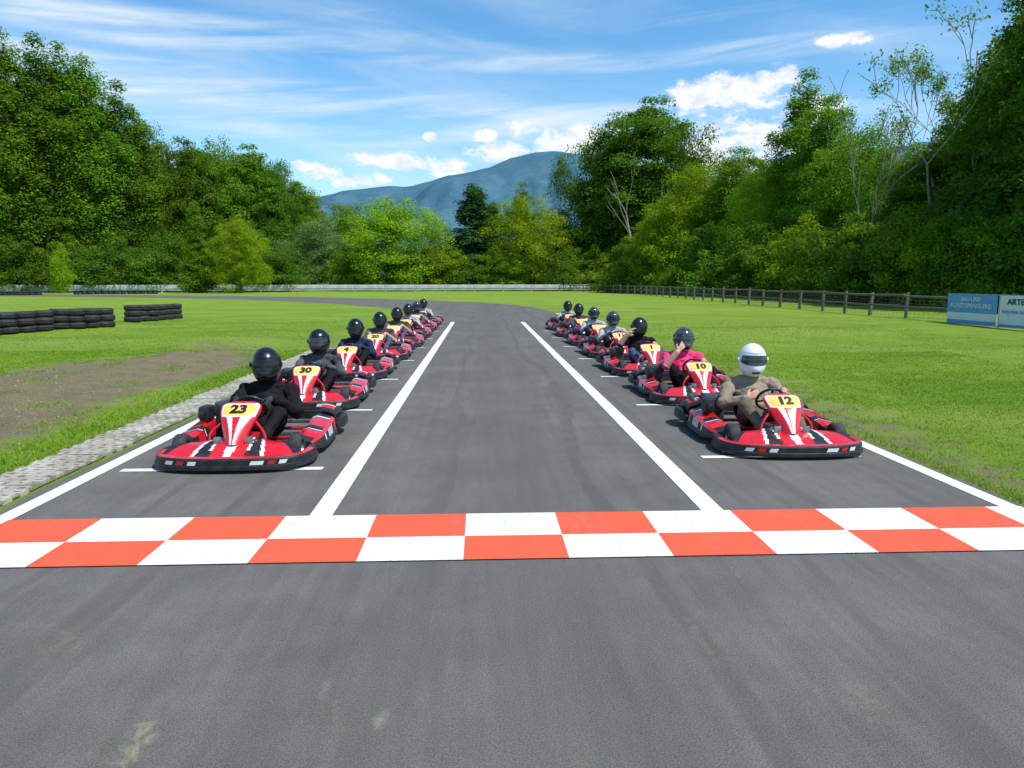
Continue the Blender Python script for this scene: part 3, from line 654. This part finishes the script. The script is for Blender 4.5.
# ------------------------------------------------------------------ tyres
tm = MB(); prof = [(.17, -.075), (.19, -.095), (.24, -.105), (.282, -.088), (.305, -.055), (.31, -.022), (.300, -.018), (.300, .018), (.31, .022), (.305, .055), (.282, .088), (.24, .105), (.19, .095), (.17, .075), (.185, .06), (.26, .07), (.285, 0), (.26, -.07), (.185, -.06)]
tm.lathe(prof, 28); tyre_me = tm.mesh('tyre', M['oldrubber'])
r_ = random.Random(5)
def tyre_wall(p0, p1, n, lv, wallname, s=1.0):
    for i in range(n):
        f = i/(n-1); X = p0[0]+(p1[0]-p0[0])*f; Y = p0[1]+(p1[1]-p0[1])*f; ox, oy = r_.uniform(-.03, .03), r_.uniform(-.05, .05)
        for k in range(lv):
            o = link('tyre', tyre_me, None, (X+ox+r_.uniform(-.03, .03), Y+oy+r_.uniform(-.04, .04), gz(X, Y)+(.105+k*.210)*s)); o.scale = (s, s, s)
            o.rotation_euler = (r_.uniform(-.03, .03), r_.uniform(-.03, .03), r_.uniform(0, 6))
            lvn = ['bottom', 'middle', 'top'][k] if lv == 3 else ['bottom', 'top'][k]
            tag(o, f'{lvn} black tyre, {ORD[i]} stack from left, {wallname}', 'tyre', f'black tyres, {wallname}')
tyre_wall(spot(-12, 21.6), spot(106, 25.0), 8, 3, 'nearest tyre wall')
tyre_wall(spot(133, 28.2), spot(176, 31.5), 6, 3, 'short tyre wall')
tyre_wall(spot(-5, 82), spot(42, 84), 8, 2, 'far row at left edge', 1.1)
tyre_wall(spot(80, 88), spot(158, 92), 13, 2, 'far row before the barrier', 1.1)
# ------------------------------------------------------------------ kart
def Sp(s_, q, off=0):          # number fairing surface
    wd = (.080+.090*math.sin(math.pi*min(1, q*.62))**1.3)*(1 if q < .78 else math.sqrt(max(0, 1-((q-.78)/.24)**2))*.9+.1)
    p = Vector((s_*wd, -.78+.34*q+.06*s_*s_, .19+.315*q+.05*math.sin(math.pi*q)-.010*s_*s_))
    return p+Vector((0, -.66, .75))*off
def make_kart():
    root = thing('go_kart', 'kart', 'go-kart')
    mb = MB(); mb.box(-.33, .33, -.74, .30, .055, .068, b=.004); mb.build('floor_pan', M['pan'], root)
    mb = MB()
    for s_ in (-1, 1):
        mb.tube(crom([(s_*.20, -.90, .085), (s_*.30, -.62, .085), (s_*.33, -.3, .085), (s_*.35, .3, .085), (s_*.34, .80, .10)], 16), .016, 8)
        mb.tube([(s_*.33, -.2, .09), (s_*.58, -.2, .11)], .012, 6); mb.tube([(s_*.34, .28, .09), (s_*.58, .28, .11)], .012, 6)
        mb.tube(crom([(s_*.24, -.60, .09), (s_*.22, -.60, .26), (s_*.08, -.50, .38), (0, -.46, .40)], 10), .011, 6)
    for y in (-.6, .0, .45, .8): mb.tube([(-.33, y, .088), (.33, y, .088)], .014, 8)
    mb.build('chassis', M['red_body'], root)
    def band(mb, path, prof, n=44, matf=None):
        pts = crom(path, n); rings = []
        for i, p in enumerate(pts):
            d = (pts[min(i+1, n)]-pts[max(i-1, 0)]).normalized(); nr = Vector((d.y, -d.x, 0)); e = min(1, min(i, n-i)/3*.6+.4)
            rings.append([p+nr*o*e+Vector((0, 0, .09+(z-.09)*e)) for o, z in prof])
        mb.loft(rings, matf)
    FP = [(-.575, -.36, 0), (-.610, -.55, 0), (-.60, -.72, 0), (-.52, -.86, 0), (-.30, -.945, 0), (0, -.965, 0), (.30, -.945, 0), (.52, -.86, 0), (.60, -.72, 0), (.610, -.55, 0), (.575, -.36, 0)]
    prof = [(.036, .026), (.050, .030), (.050, .058), (.038, .064), (.038, .108), (.030, .124), (.0, .130), (-.028, .128), (-.038, .112), (-.038, .05), (-.03, .028)]
    mb = MB(); band(mb, FP, prof, 56, lambda u, k: 1 if k in (5, 6) and (.14 < u < .86) else 0)
    fb = mb.build('front_bumper', [M['black_plastic'], M['red_body']], root, angle=20)
    fpts = crom(FP, 400)
    def bump_sticker(x0, L_, z0=.070, z1=.102, mat='white_body'):
        mb = MB(); V = []
        for i in range(7):
            for zz in (z0, z1):
                x = x0+L_*i/6+(zz-z0)*.45; p = min(fpts, key=lambda q: abs(q.x-x)+(5 if q.y > -.7 else 0)); j = fpts.index(p)
                d = (fpts[j+1]-fpts[j-1]).normalized(); nr = Vector((d.y, -d.x, 0)); V.append(p+nr*.0415+Vector((0, 0, zz)))
        mb.add(V, [(2*i, 2*i+2, 2*i+3, 2*i+1) for i in range(6)]); mb.build('sticker', M[mat], fb)
    for x0, L_ in ((-.47, .06), (-.29, .07), (.20, .10), (.41, .05)): bump_sticker(x0, L_)
    for x0, L_ in ((-.38, .06), (.33, .05)): bump_sticker(x0, L_, mat='red_body')
    mb = MB()
    def nf(u, v):
        s_ = u*2-1; x = s_*(.57-.24*v)
        y = -.93+.11*abs(s_)**2.2+(.31+.06*(1-abs(s_)))*v
        z = .124+(.035+.080*(1-abs(s_)**1.2))*v+.040*math.sin(math.pi*v)*abs(s_)
        return (x, y, z)
    def nm(u, v):
        s_ = abs(u*2-1)
        if s_ < .05+.10*v: return 1
        if s_ < .24+.14*v: return 0
        if s_ < .29+.14*v: return 1 if v > .25 else 2
        if s_ < .46+.12*v: return 2
        if s_ < .52+.12*v: return 1
        if s_ > .93: return 2
        return 0
    mb.grid(72, 24, nf, nm); mb.build('nose_cone', [M['red_body'], M['white_body'], M['black_plastic']], root)
    mb = MB()
    def fm_(u, v):
        s_ = abs(u*2-1)
        if (s_/.84)**4+(abs(v-.70)/.185)**4 < 1: return 2
        if v >= .91: return 0
        if v <= .50:
            if s_ < .18*(v/.5)+.05: return 0
            if s_ < .22+.38*(v/.5): return 1
            return 0
        return 1 if s_ < .92 else 0
    mb.grid(60, 60, lambda u, v: Sp(u*2-1, v), fm_)
    mb.grid(24, 20, lambda u, v: Sp(u*2-1, v, -.03), lambda u, v: 3)
    for s_ in (-1, 1): mb.cur = 0; mb.grid(14, 1, lambda u, v: Sp(s_, .02+.96*u, -.03*v))
    mb.build('number_fairing', [M['red_body'], M['white_body'], M['yellow_body'], M['black_plastic']], root)
    for s_ in (-1, 1):
        rings = []; n = 50
        for i in range(n+1):
            u = i/n; y = -.40+.86*u; e = .50+.50*min(1, u/.16)**.6*min(1, (1-u)/.10)**.6
            xo = .665+.016*math.sin(math.pi*u); zt = .158+.070*u
            sec = [(xo-.02, .042), (xo, .052), (xo, .090), (xo-.016, .098), (xo-.03, zt-.025), (xo-.06, zt), (xo-.18, zt+.030), (xo-.225, zt+.015), (xo-.25, .10), (xo-.23, .05)]
            cx, cz = xo-.13, .10
            rings.append([Vector((s_*(cx+(x-cx)*e), y, cz+(z-cz)*e)) for x, z in sec])
        def pmf(u, k):
            if k in (0, 1, 2, 8, 9, -1): return 2
            q = u+(.06 if k in (5, 6) else 0)
            if k == 3:
                if .26 < q < .32: return 1
                if .40 < q < .66: return 1 if int(q*50) % 3 else 2
                return 0 if q > .78 else 2
            if k == 4: return 0 if q < .9 else 2
            if .32 < q < .36 or .46 < q < .48: return 1
            if q < .14: return 2
            if q < .32: return 0
            if .36 <= q <= .46: return 2
            if .48 <= q < .80: return 0
            if .82 < q < .86: return 1
            return 2
        mb = MB(); mb.loft(rings, pmf); mb.build('side_pod', [M['red_body'], M['white_body'], M['black_plastic']], root, angle=20)
    mb = MB(); prof2 = [(.030, .08), (.040, .09), (.040, .150), (.026, .182), (.0, .188), (-.028, .182), (-.033, .09)]
    band(mb, [(.64, .46, 0), (.67, .60, 0), (.66, .78, 0), (.57, .88, 0), (.33, .92, 0), (0, .93, 0), (-.33, .92, 0), (-.57, .88, 0), (-.66, .78, 0), (-.67, .60, 0), (-.64, .46, 0)], prof2, 48)
    mb.build('rear_bumper', M['black_plastic'], root, angle=25)
    for s_ in (-1, 1):
        mb = MB(); mb.grid(18, 6, lambda u, v: (s_*(.48+.155*v), .44+.38*u, .258+.045*math.sin(math.pi*(u*.9+.05))-.045*v*v), lambda u, v: (1 if .42 < u < .5 else 0) if .2 < u < .8 and v < .8 else 2)
        mb.grid(18, 1, lambda u, v: (s_*.637, .44+.38*u, .213+.045*math.sin(math.pi*(u*.9+.05))-.04*v), lambda u, v: 2)
        mb.build('rear_guard', [M['red_body'], M['white_body'], M['black_plastic']], root)
    def wheel(x, y, r0, wd):
        h_ = wd/2; mb = MB()
        mb.lathe([(r0*.56, -h_*.9), (r0*.80, -h_), (r0*.94, -h_*.85), (r0, -h_*.6), (r0, h_*.6), (r0*.94, h_*.85), (r0*.80, h_), (r0*.56, h_*.9)], 28, 'X', (x, y, r0))
        wh = mb.build('wheel', M['rubber'], root)
        mb = MB(); mb.lathe([(r0*.57, -h_*.85), (r0*.52, -h_*.5), (r0*.2, -h_*.45), (.012, -h_*.6), (.012, h_*.6), (r0*.2, h_*.45), (r0*.52, h_*.5), (r0*.57, h_*.85)], 20, 'X', (x, y, r0))
        mb.build('rim', M['metal'], wh)
    for s_ in (-1, 1): wheel(s_*.485, -.56, .122, .11); wheel(s_*.545, .64, .130, .16)
    mb = MB(); mb.tube([(-.48, .64, .130), (.48, .64, .130)], .018, 8); mb.build('rear_axle', M['metal'], root)
    mb = MB(); mb.tube([(-.44, -.56, .122), (.44, -.56, .122)], .012, 8); mb.build('front_axle', M['metal'], root)
    mb = MB()
    prof = crom([(0, -.06, .14), (0, .10, .085), (0, .26, .08), (0, .38, .15), (0, .48, .30), (0, .55, .46)], 24)
    def sf(u, v):
        p = prof[round(v*24)]; s_ = u*2-1; wd = .215-.02*v
        return (s_*wd, p.y-.16*abs(s_)**3*(v**1.2), p.z+.13*abs(s_)**3*(1-v*.8))
    mb.grid(24, 24, sf); mb.build('seat', M['black_plastic'], root)
    sw = MB(); nrm = Vector((0, .83, .55)); uv = Vector((0, -.55, .83)); wc = Vector((0, -.16, .405))
    sw.tube([wc+Vector((1, 0, 0))*.13*math.cos(a)+uv*.13*math.sin(a) for a in [2*math.pi*k/28 for k in range(28)]], .013, 8, closed=True)
    for a in (R(90), R(-15), R(195)): sw.tube([wc, wc+Vector((1, 0, 0))*.125*math.cos(a)+uv*.125*math.sin(a)], .010, 6)
    sw.tube([wc+nrm*.01, wc-nrm*.02], .035, 12); sw.build('steering_wheel', M['black_plastic'], root)
    mb = MB(); mb.tube([wc-nrm*.02, (0, -.60, .14)], .011, 8); mb.build('steering_column', M['metal'], root)
    mb = MB(); mb.box(-.46, -.28, .34, .58, .10, .28, b=.02); mb.box(-.50, -.27, .30, .44, .27, .38, b=.03)
    for k in range(6): mb.box(-.475, -.275, .455+k*.022, .463+k*.022, .16, .36)
    mb.tube(crom([(-.46, .52, .2), (-.56, .58, .30), (-.50, .78, .30), (-.25, .84, .28)], 12), .028, 10)
    mb.build('engine', M['dark_metal'], root)
    mb = MB(); mb.box(-.57, -.46, .06, .24, .230, .375, b=.035); mb.box(-.55, -.49, .0, .06, .27, .33, b=.02); mb.build('air_box', M['black_plastic'], root)
    mb = MB(); mb.box(-.11, .11, -.46, -.24, .07, .20, b=.03); mb.build('fuel_tank', M['red_body'], root)
    for s_ in (-1, 1):
        mb = MB(); mb.tube([(s_*.13, -.70, .07), (s_*.13, -.72, .20)], .008, 6); mb.box(s_*.13-.03, s_*.13+.03, -.735, -.72, .17, .25, b=.005)
        mb.build('pedal', M['metal'], root)
    return root
# ------------------------------------------------------------------ people
def capsule(a, b, ra, rb, sx=1, seg=12):
    a, b = Vector(a), Vector(b); d = b-a; L_ = max(1e-4, d.length); d = d/L_ if L_ > 1e-4 else Vector((0, 0, 1))
    q = Vector((0, 0, 1)) if abs(d.z) < .9 else Vector((1, 0, 0)); x = d.cross(q).normalized(); y = d.cross(x)
    V = [a-d*ra]; rings = []
    for k in range(1, 4): t_ = k/4*math.pi/2; rings.append((a-d*ra*math.cos(t_), ra*math.sin(t_)))
    rings += [(a, ra), (a.lerp(b, .5), (ra+rb)/2), (b, rb)]
    for k in range(3, 0, -1): t_ = k/4*math.pi/2; rings.append((b+d*rb*math.cos(t_), rb*math.sin(t_)))
    for c, r in rings:
        for k in range(seg): t_ = 2*math.pi*k/seg; o = (x*math.cos(t_)+y*math.sin(t_))*r; o.x *= sx; V.append(c+o)
    V.append(b+d*rb); n = len(rings); Fc = [(0, 1+(k+1) % seg, 1+k) for k in range(seg)]
    for i in range(n-1):
        for k in range(seg): Fc.append((1+i*seg+k, 1+i*seg+(k+1) % seg, 1+(i+1)*seg+(k+1) % seg, 1+(i+1)*seg+k))
    e = len(V)-1; Fc += [(e, 1+(n-1)*seg+k, 1+(n-1)*seg+(k+1) % seg) for k in range(seg)]
    return V, Fc
WN = Vector((0, .83, .55)); WU = Vector((0, -.55, .83)); WC = Vector((0, -.16, .405)); EX = Vector((1, 0, 0))
def grip_hand(s_, ang, hm):
    gp = WC+EX*.13*math.cos(ang)*s_+WU*.13*math.sin(ang); out = (EX*math.cos(ang)*s_+WU*math.sin(ang)).normalized(); tan = (WU*math.cos(ang)-EX*math.sin(ang)*s_).normalized()
    palm = gp+WN*.036+out*.012; wrist = palm+WN*.075+out*.02-Vector((0, 0, .012)); S = []
    S.append((wrist, palm, .028, .030, hm, 1)); S.append((palm-tan*.026, palm+tan*.026, .024, .024, hm, 1))
    for o, l in ((-.036, .82), (-.012, .95), (.012, 1), (.036, .93)):
        b0 = palm+tan*o+out*.012; b1 = gp+tan*o+out*.034*l+WN*.004; b2 = gp+tan*o*.95+out*.018-WN*.030*l; b3 = gp+tan*o*.9-out*.016*l-WN*.026*l
        S += [(b0, b1, .0115, .0105, hm, 1), (b1, b2, .0105, .0095, hm, 1), (b2, b3, .0095, .0085, hm, 1)]
    t0 = palm-out*.008+tan*.022; t1 = gp-out*.020+tan*.048+WN*.020; t2 = gp-out*.016+tan*.078+WN*.004
    S += [(t0, t1, .013, .012, hm, 1), (t1, t2, .0115, .010, hm, 1)]
    return wrist, S
def open_hand(wrist, d, nrm, s_, hm, curl=.5):
    d = d.normalized(); nrm = (nrm-d*nrm.dot(d)).normalized(); side = d.cross(nrm); S = []
    pe = wrist+d*.085
    for o in (-.026, 0, .026): S.append((wrist+d*.015+side*o*.6, pe+side*o, .017, .016, hm, 1))
    for o, l in ((-.036, .8), (-.012, .95), (.012, 1), (.036, .9)):
        b0 = pe+side*o; b1 = b0+(d+nrm*curl*.5).normalized()*.040*l; b2 = b1+(d+nrm*curl*1.3).normalized()*.030*l; b3 = b2+(d*.6+nrm*curl*1.8).normalized()*.022*l
        S += [(b0, b1, .0105, .010, hm, 1), (b1, b2, .010, .009, hm, 1), (b2, b3, .009, .008, hm, 1)]
    t0 = wrist+d*.02+side*.028*s_; t1 = t0+(d*.6+side*.7*s_+nrm*.4).normalized()*.042; t2 = t1+(d*.9+side*.2*s_+nrm*.5).normalized()*.034
    S += [(t0, t1, .014, .012, hm, 1), (t1, t2, .0115, .0095, hm, 1)]
    return S
HC = Vector((0, .385, .728))
def body_mesh(pose, sleeves, gloves, mats, vox):
    S = []; hm = 4 if gloves else 2; fa = 0 if sleeves else 2
    lo = .008 if pose.get('loose') else 0
    pel, waist, chest, neck, head = Vector((0, .22, .165)), Vector((0, .29, .265)), Vector((0, .37, .39)), Vector((0, .41, .585)), Vector((0, .395, .70))
    S += [(pel, waist, .115, .112, 1, 1.30), (waist, chest, .112+lo, .125+lo, 0, 1.38), (chest, Vector((0, .41, .475)), .122+lo, .085+lo, 0, 1.6),
          (Vector((-.13, .415, .50)), Vector((.13, .415, .50)), .070, .070, 0, 1), (Vector((0, .41, .52)), neck, .065, .055, 2, 1), (neck, head, .058, .085, 2, 1), (head, head+Vector((0, -.01, .03)), .09, .088, 2, .95),
          (Vector((0, .41, .53)), Vector((0, .405, .555)), .078, .070, 0, 1)]
    for s_ in (-1, 1):
        sh = Vector((s_*.215, .415, .485)); ps = pose.get(s_, 'wheel')
        if ps == 'wheel':
            wr, hs = grip_hand(s_, R(12), hm); el_ = Vector((s_*.325, .20, .29))
        elif ps == 'helmet':
            el_ = Vector((s_*.37, .20, .44)); wr = Vector((s_*.25, .14, .64)); hs = open_hand(wr, Vector((-s_*.55, .1, .55)), Vector((-s_, .2, -.4)), -1, hm, .6)
        elif ps == 'chin':
            el_ = Vector((s_*.30, .10, .38)); wr = Vector((s_*.15, .07, .59)); hs = open_hand(wr, Vector((-s_*.5, .25, .5)), Vector((0, 1, .2)), 1, hm, .5)
        elif ps == 'chest':
            el_ = Vector((s_*.34, .22, .30)); wr = Vector((s_*.14, .08, .38)); hs = open_hand(wr, Vector((-s_*.7, .1, .25)), Vector((0, 1, -.2)), 1, hm, .7)
        S += [(sh, el_, .069+lo, .055+lo, 0, 1), (el_, wr.lerp(el_, .08), .055+lo, .042+lo*.8, fa, 1), (el_, wr, .045, .030, hm if not gloves else fa, 1)]
        if not sleeves: S += [(sh, sh.lerp(el_, .75), .075, .069, 0, 1)]
        S += hs
        hp, kn, an = Vector((s_*.10, .20, .16)), Vector((s_*.245, -.19, .350)), Vector((s_*.17, -.53, .155))
        S += [(hp, kn, .094, .068, 1, 1), (kn, an, .064, .044, 1, 1), (an+Vector((0, .03, -.03)), an+Vector((-s_*.02, -.03, -.02)), .045, .045, 3, 1), (an+Vector((0, .02, -.045)), an+Vector((-s_*.01, -.12, .025)), .042, .036, 3, 1)]
    V = []; Fc = []
    for a, b, ra, rb, m_, sx in S:
        v, f = capsule(a, b, ra, rb, sx, 12 if ra > .02 else 8); o = len(V); V += [tuple(x) for x in v]; Fc += [tuple(i+o for i in q) for q in f]
    me = bpy.data.meshes.new('b'); me.from_pydata(V, [], Fc); me.update()
    ob = bpy.data.objects.new('b', me); C.objects.link(ob)
    md = ob.modifiers.new('r', 'REMESH'); md.mode = 'VOXEL'; md.voxel_size = vox
    ms = ob.modifiers.new('s', 'SMOOTH'); ms.factor = .5; ms.iterations = 2 if vox < .009 else 1
    bpy.context.view_layer.update()
    out = bpy.data.meshes.new_from_object(ob.evaluated_get(bpy.context.evaluated_depsgraph_get())); bpy.data.objects.remove(ob)
    n = len(out.vertices); co = np.empty(n*3, dtype=np.float32); out.vertices.foreach_get('co', co); co = co.reshape(-1, 3)
    best = np.full(n, 1e9); mi = np.zeros(n, dtype=int)
    for a, b, ra, rb, m_, sx in S:
        a = np.array(a); b = np.array(b); d = b-a; t_ = np.clip(((co-a)@d)/max(1e-9, d@d), 0, 1)
        df = co-(a+t_[:, None]*d); df[:, 0] /= sx
        dd = np.linalg.norm(df, axis=1)-(ra+(rb-ra)*t_); u = dd < best; best[u] = dd[u]; mi[u] = m_
    nr = np.empty(n*3, dtype=np.float32); out.vertices.foreach_get('normal', nr); nr = nr.reshape(-1, 3)
    amp = np.where(mi == 0, .016, np.where(mi == 1, .012, 0))
    nz = np.array([noise.noise(Vector((c[0]*8, c[1]*8+c[2]*6, c[2]*17)))+.2*noise.noise(Vector((c[0]*24, c[1]*24, c[2]*40))) for c in co.tolist()])
    co += nr*(amp*nz)[:, None]; out.vertices.foreach_set('co', co.ravel())
    out.materials.clear()
    for m_ in mats: out.materials.append(M[m_])
    k = len(out.polygons); fi = np.array([mi[p.vertices[0]] for p in out.polygons], dtype=np.int32)
    out.polygons.foreach_set('material_index', fi); out.polygons.foreach_set('use_smooth', np.ones(k, dtype=bool)); out.update(); out.name = 'body'
    return out
def hsurf(th, ph, k=1.0):
    rx, ry, rz = .143, .165, .178
    z = math.cos(ph); s_ = math.sin(ph) if z >= 0 else math.sqrt(max(0, 1-abs(z)**2.8))
    x = math.sin(th)*s_*rx; y = -math.cos(th)*s_*ry
    fr = max(0, math.cos(th))
    if z < 0: y -= fr**2*.028*min(1, -z*2.2); x *= 1-.13*(-z); y *= 1-.04*(-z)
    return Vector((x, y, z*rz))*k
def helmet_meshes():
    mb = MB()
    def f(u, v):
        p = hsurf(u*2*math.pi, min(v*R(150)/.93, R(150)))
        if v > .93: k = (v-.93)/.07; p.x *= 1-.14*k; p.y *= 1-.14*k
        return p
    mb.grid(48, 32, f, close_u=True)
    for s_ in (-1, 1):
        c = hsurf(s_*R(80), R(86), 1.02); mb.tube([c, c+Vector((s_*.010, 0, 0))], .022, 14)
    mb.grid(18, 2, lambda u, v: hsurf(R(-60+120*u), R(61)-R(3)*v, 1.02+.03*v*(1-abs(2*u-1)**4)))
    mv = MB(); mv.grid(30, 12, lambda u, v: hsurf(R(-66+132*u), R(66)+R(33)*v*(1-.35*abs(2*u-1)**3)+R(5)*abs(2*u-1)**2, 1.022))
    mt = MB(); mt.grid(10, 3, lambda u, v: hsurf(R(-20+40*u), R(122)+R(8)*v, 1.012))
    return mb, mv, mt
hb, hv_, ht = helmet_meshes()
HM = {k: hb.mesh('helmet', M[k]) for k in ('h_black', 'h_white', 'h_grey')}
VM = {k: hv_.mesh('visor', M[k]) for k in ('visor', 'visor_m')}
VT = {k: ht.mesh('vent', M[m_]) for k, m_ in (('h_black', 'h_grey'), ('h_white', 'h_grey'), ('h_grey', 'h_black'))}
LI = [
 ('23', {'loose': 1}, True, True, ['cl_black', 'cl_black', 'skin', 'shoe', 'glove'], 'h_black', 'visor', 'red and black kart number 23 at the front of the left row', 'person all in black with black helmet driving kart 23', 4),
 ('30', {-1: 'chest'}, True, True, ['cl_grey', 'cl_black', 'skin', 'shoe', 'glove'], 'h_black', 'visor_m', 'red and black kart number 30, second in the left row', 'person in grey top and black helmet on kart 30', -6),
 ('4', {}, True, True, ['cl_navy', 'cl_black', 'skin', 'shoe', 'glove'], 'h_black', 'visor', 'red and black kart number 4, third in the left row', 'person in navy top and black helmet on kart 4', 5),
 ('20', {}, False, False, ['cl_grey', 'cl_jean', 'skin', 'shoe', 'glove'], 'h_black', 'visor', 'red and black kart number 20, fourth in the left row', 'person with bare forearms and black helmet on kart 20', 0)]
RI = [
 ('12', {-1: 'chest', 'loose': 1}, True, False, ['cl_beige', 'cl_olive', 'skin', 'shoe', 'glove'], 'h_white', 'visor_m', 'red and black kart number 12 at the front of the right row', 'person in beige long sleeves and white helmet driving kart 12', -3),
 ('10', {-1: 'chin'}, False, False, ['cl_pink', 'cl_black', 'skin', 'shoe', 'glove'], 'h_grey', 'visor_m', 'red and black kart number 10, second in the right row', 'person in pink top raising a hand to the helmet on kart 10', 5),
 ('1', {-1: 'helmet'}, False, False, ['cl_black', 'cl_jean', 'skin', 'shoe', 'glove'], 'h_black', 'visor', 'red and black kart number 1, third in the right row', 'person in black shirt touching the helmet with a bare arm on kart 1', -35),
 ('11', {}, True, True, ['cl_light', 'cl_black', 'skin', 'shoe', 'glove'], 'h_grey', 'visor', 'red and black kart number 11, fourth in the right row', 'person in pale top and dark helmet on kart 11', 0)]
kart0 = make_kart(); far_bodies = []; slots = []
for side, XX, YY_, inf in ((-1, LX, LY, LI), (1, RX, RY, RI)):
    for i in range(len(XX)): slots.append((XX[i], YY_[i], inf[i] if i < 4 else None, i, side))
karts = [kart0]+[copy_tree(kart0) for _ in slots[1:]]
slots_k = list(zip(slots, karts)); slots_k.sort(key=lambda q: q[0][3])
for (X, Y, info, idx, side), k in slots_k:
    rz = R(random.Random(idx*7+side).uniform(-1.2, 1.2)+(.4 if side < 0 else -.3)) if idx else (R(.5) if side < 0 else R(-1))
    loc = (X, Y+1.01, .008); k.location = loc; k.rotation_euler = (0, 0, rz)
    sn = 'left' if side < 0 else 'right'
    if info: klab, plab = info[7], info[8]
    else: klab, plab = f'small distant red kart, {ORD[idx]} from the front in the {sn} row', f'helmeted person on the {ORD[idx]} kart from the front in the {sn} row'
    tag(k, klab, 'go-kart', 'go-karts lined up on the starting grid')
    if info:
        fair = [o for o in bpy.data.objects if o.parent == k and o.name.startswith('number_fairing')][0]
        V, Fc = text2d(info[0], .150, .008, 2); mb = MB(); pts = []
        for v in V:
            q = .70+v.y/.44; a = Sp(1, min(.78, q)).x
            pz = Sp(0, q, .004); s_ = v.x*.95/a; pts.append(Vector((v.x*.95, pz.y+.06*s_*s_, pz.z-.010*s_*s_)))
        mb.add(pts, Fc); mb.build('number', M['ink'], fair, smooth=False)
    p = thing('person', plab, 'person', loc, rz, 'kart drivers waiting on the grid')
    if info:
        me = body_mesh(info[1], info[2], info[3], info[4], .0065 if idx < 2 else .009)
        if idx == 3: far_bodies.append(me)
        hk, vk, yaw = info[5], info[6], info[9]
    else: me = far_bodies[(idx+(side > 0)) % len(far_bodies)]; hk, vk, yaw = ['h_black', 'h_grey', 'h_black', 'h_black'][(idx*3+side) % 4], 'visor', (idx*13) % 20-10
    link('body', me, p)
    hm = link('helmet', HM[hk], p, HC); hm.rotation_euler = (R(4), 0, R(yaw))
    link('visor', VM[vk], hm); link('vent', VT[hk], hm)
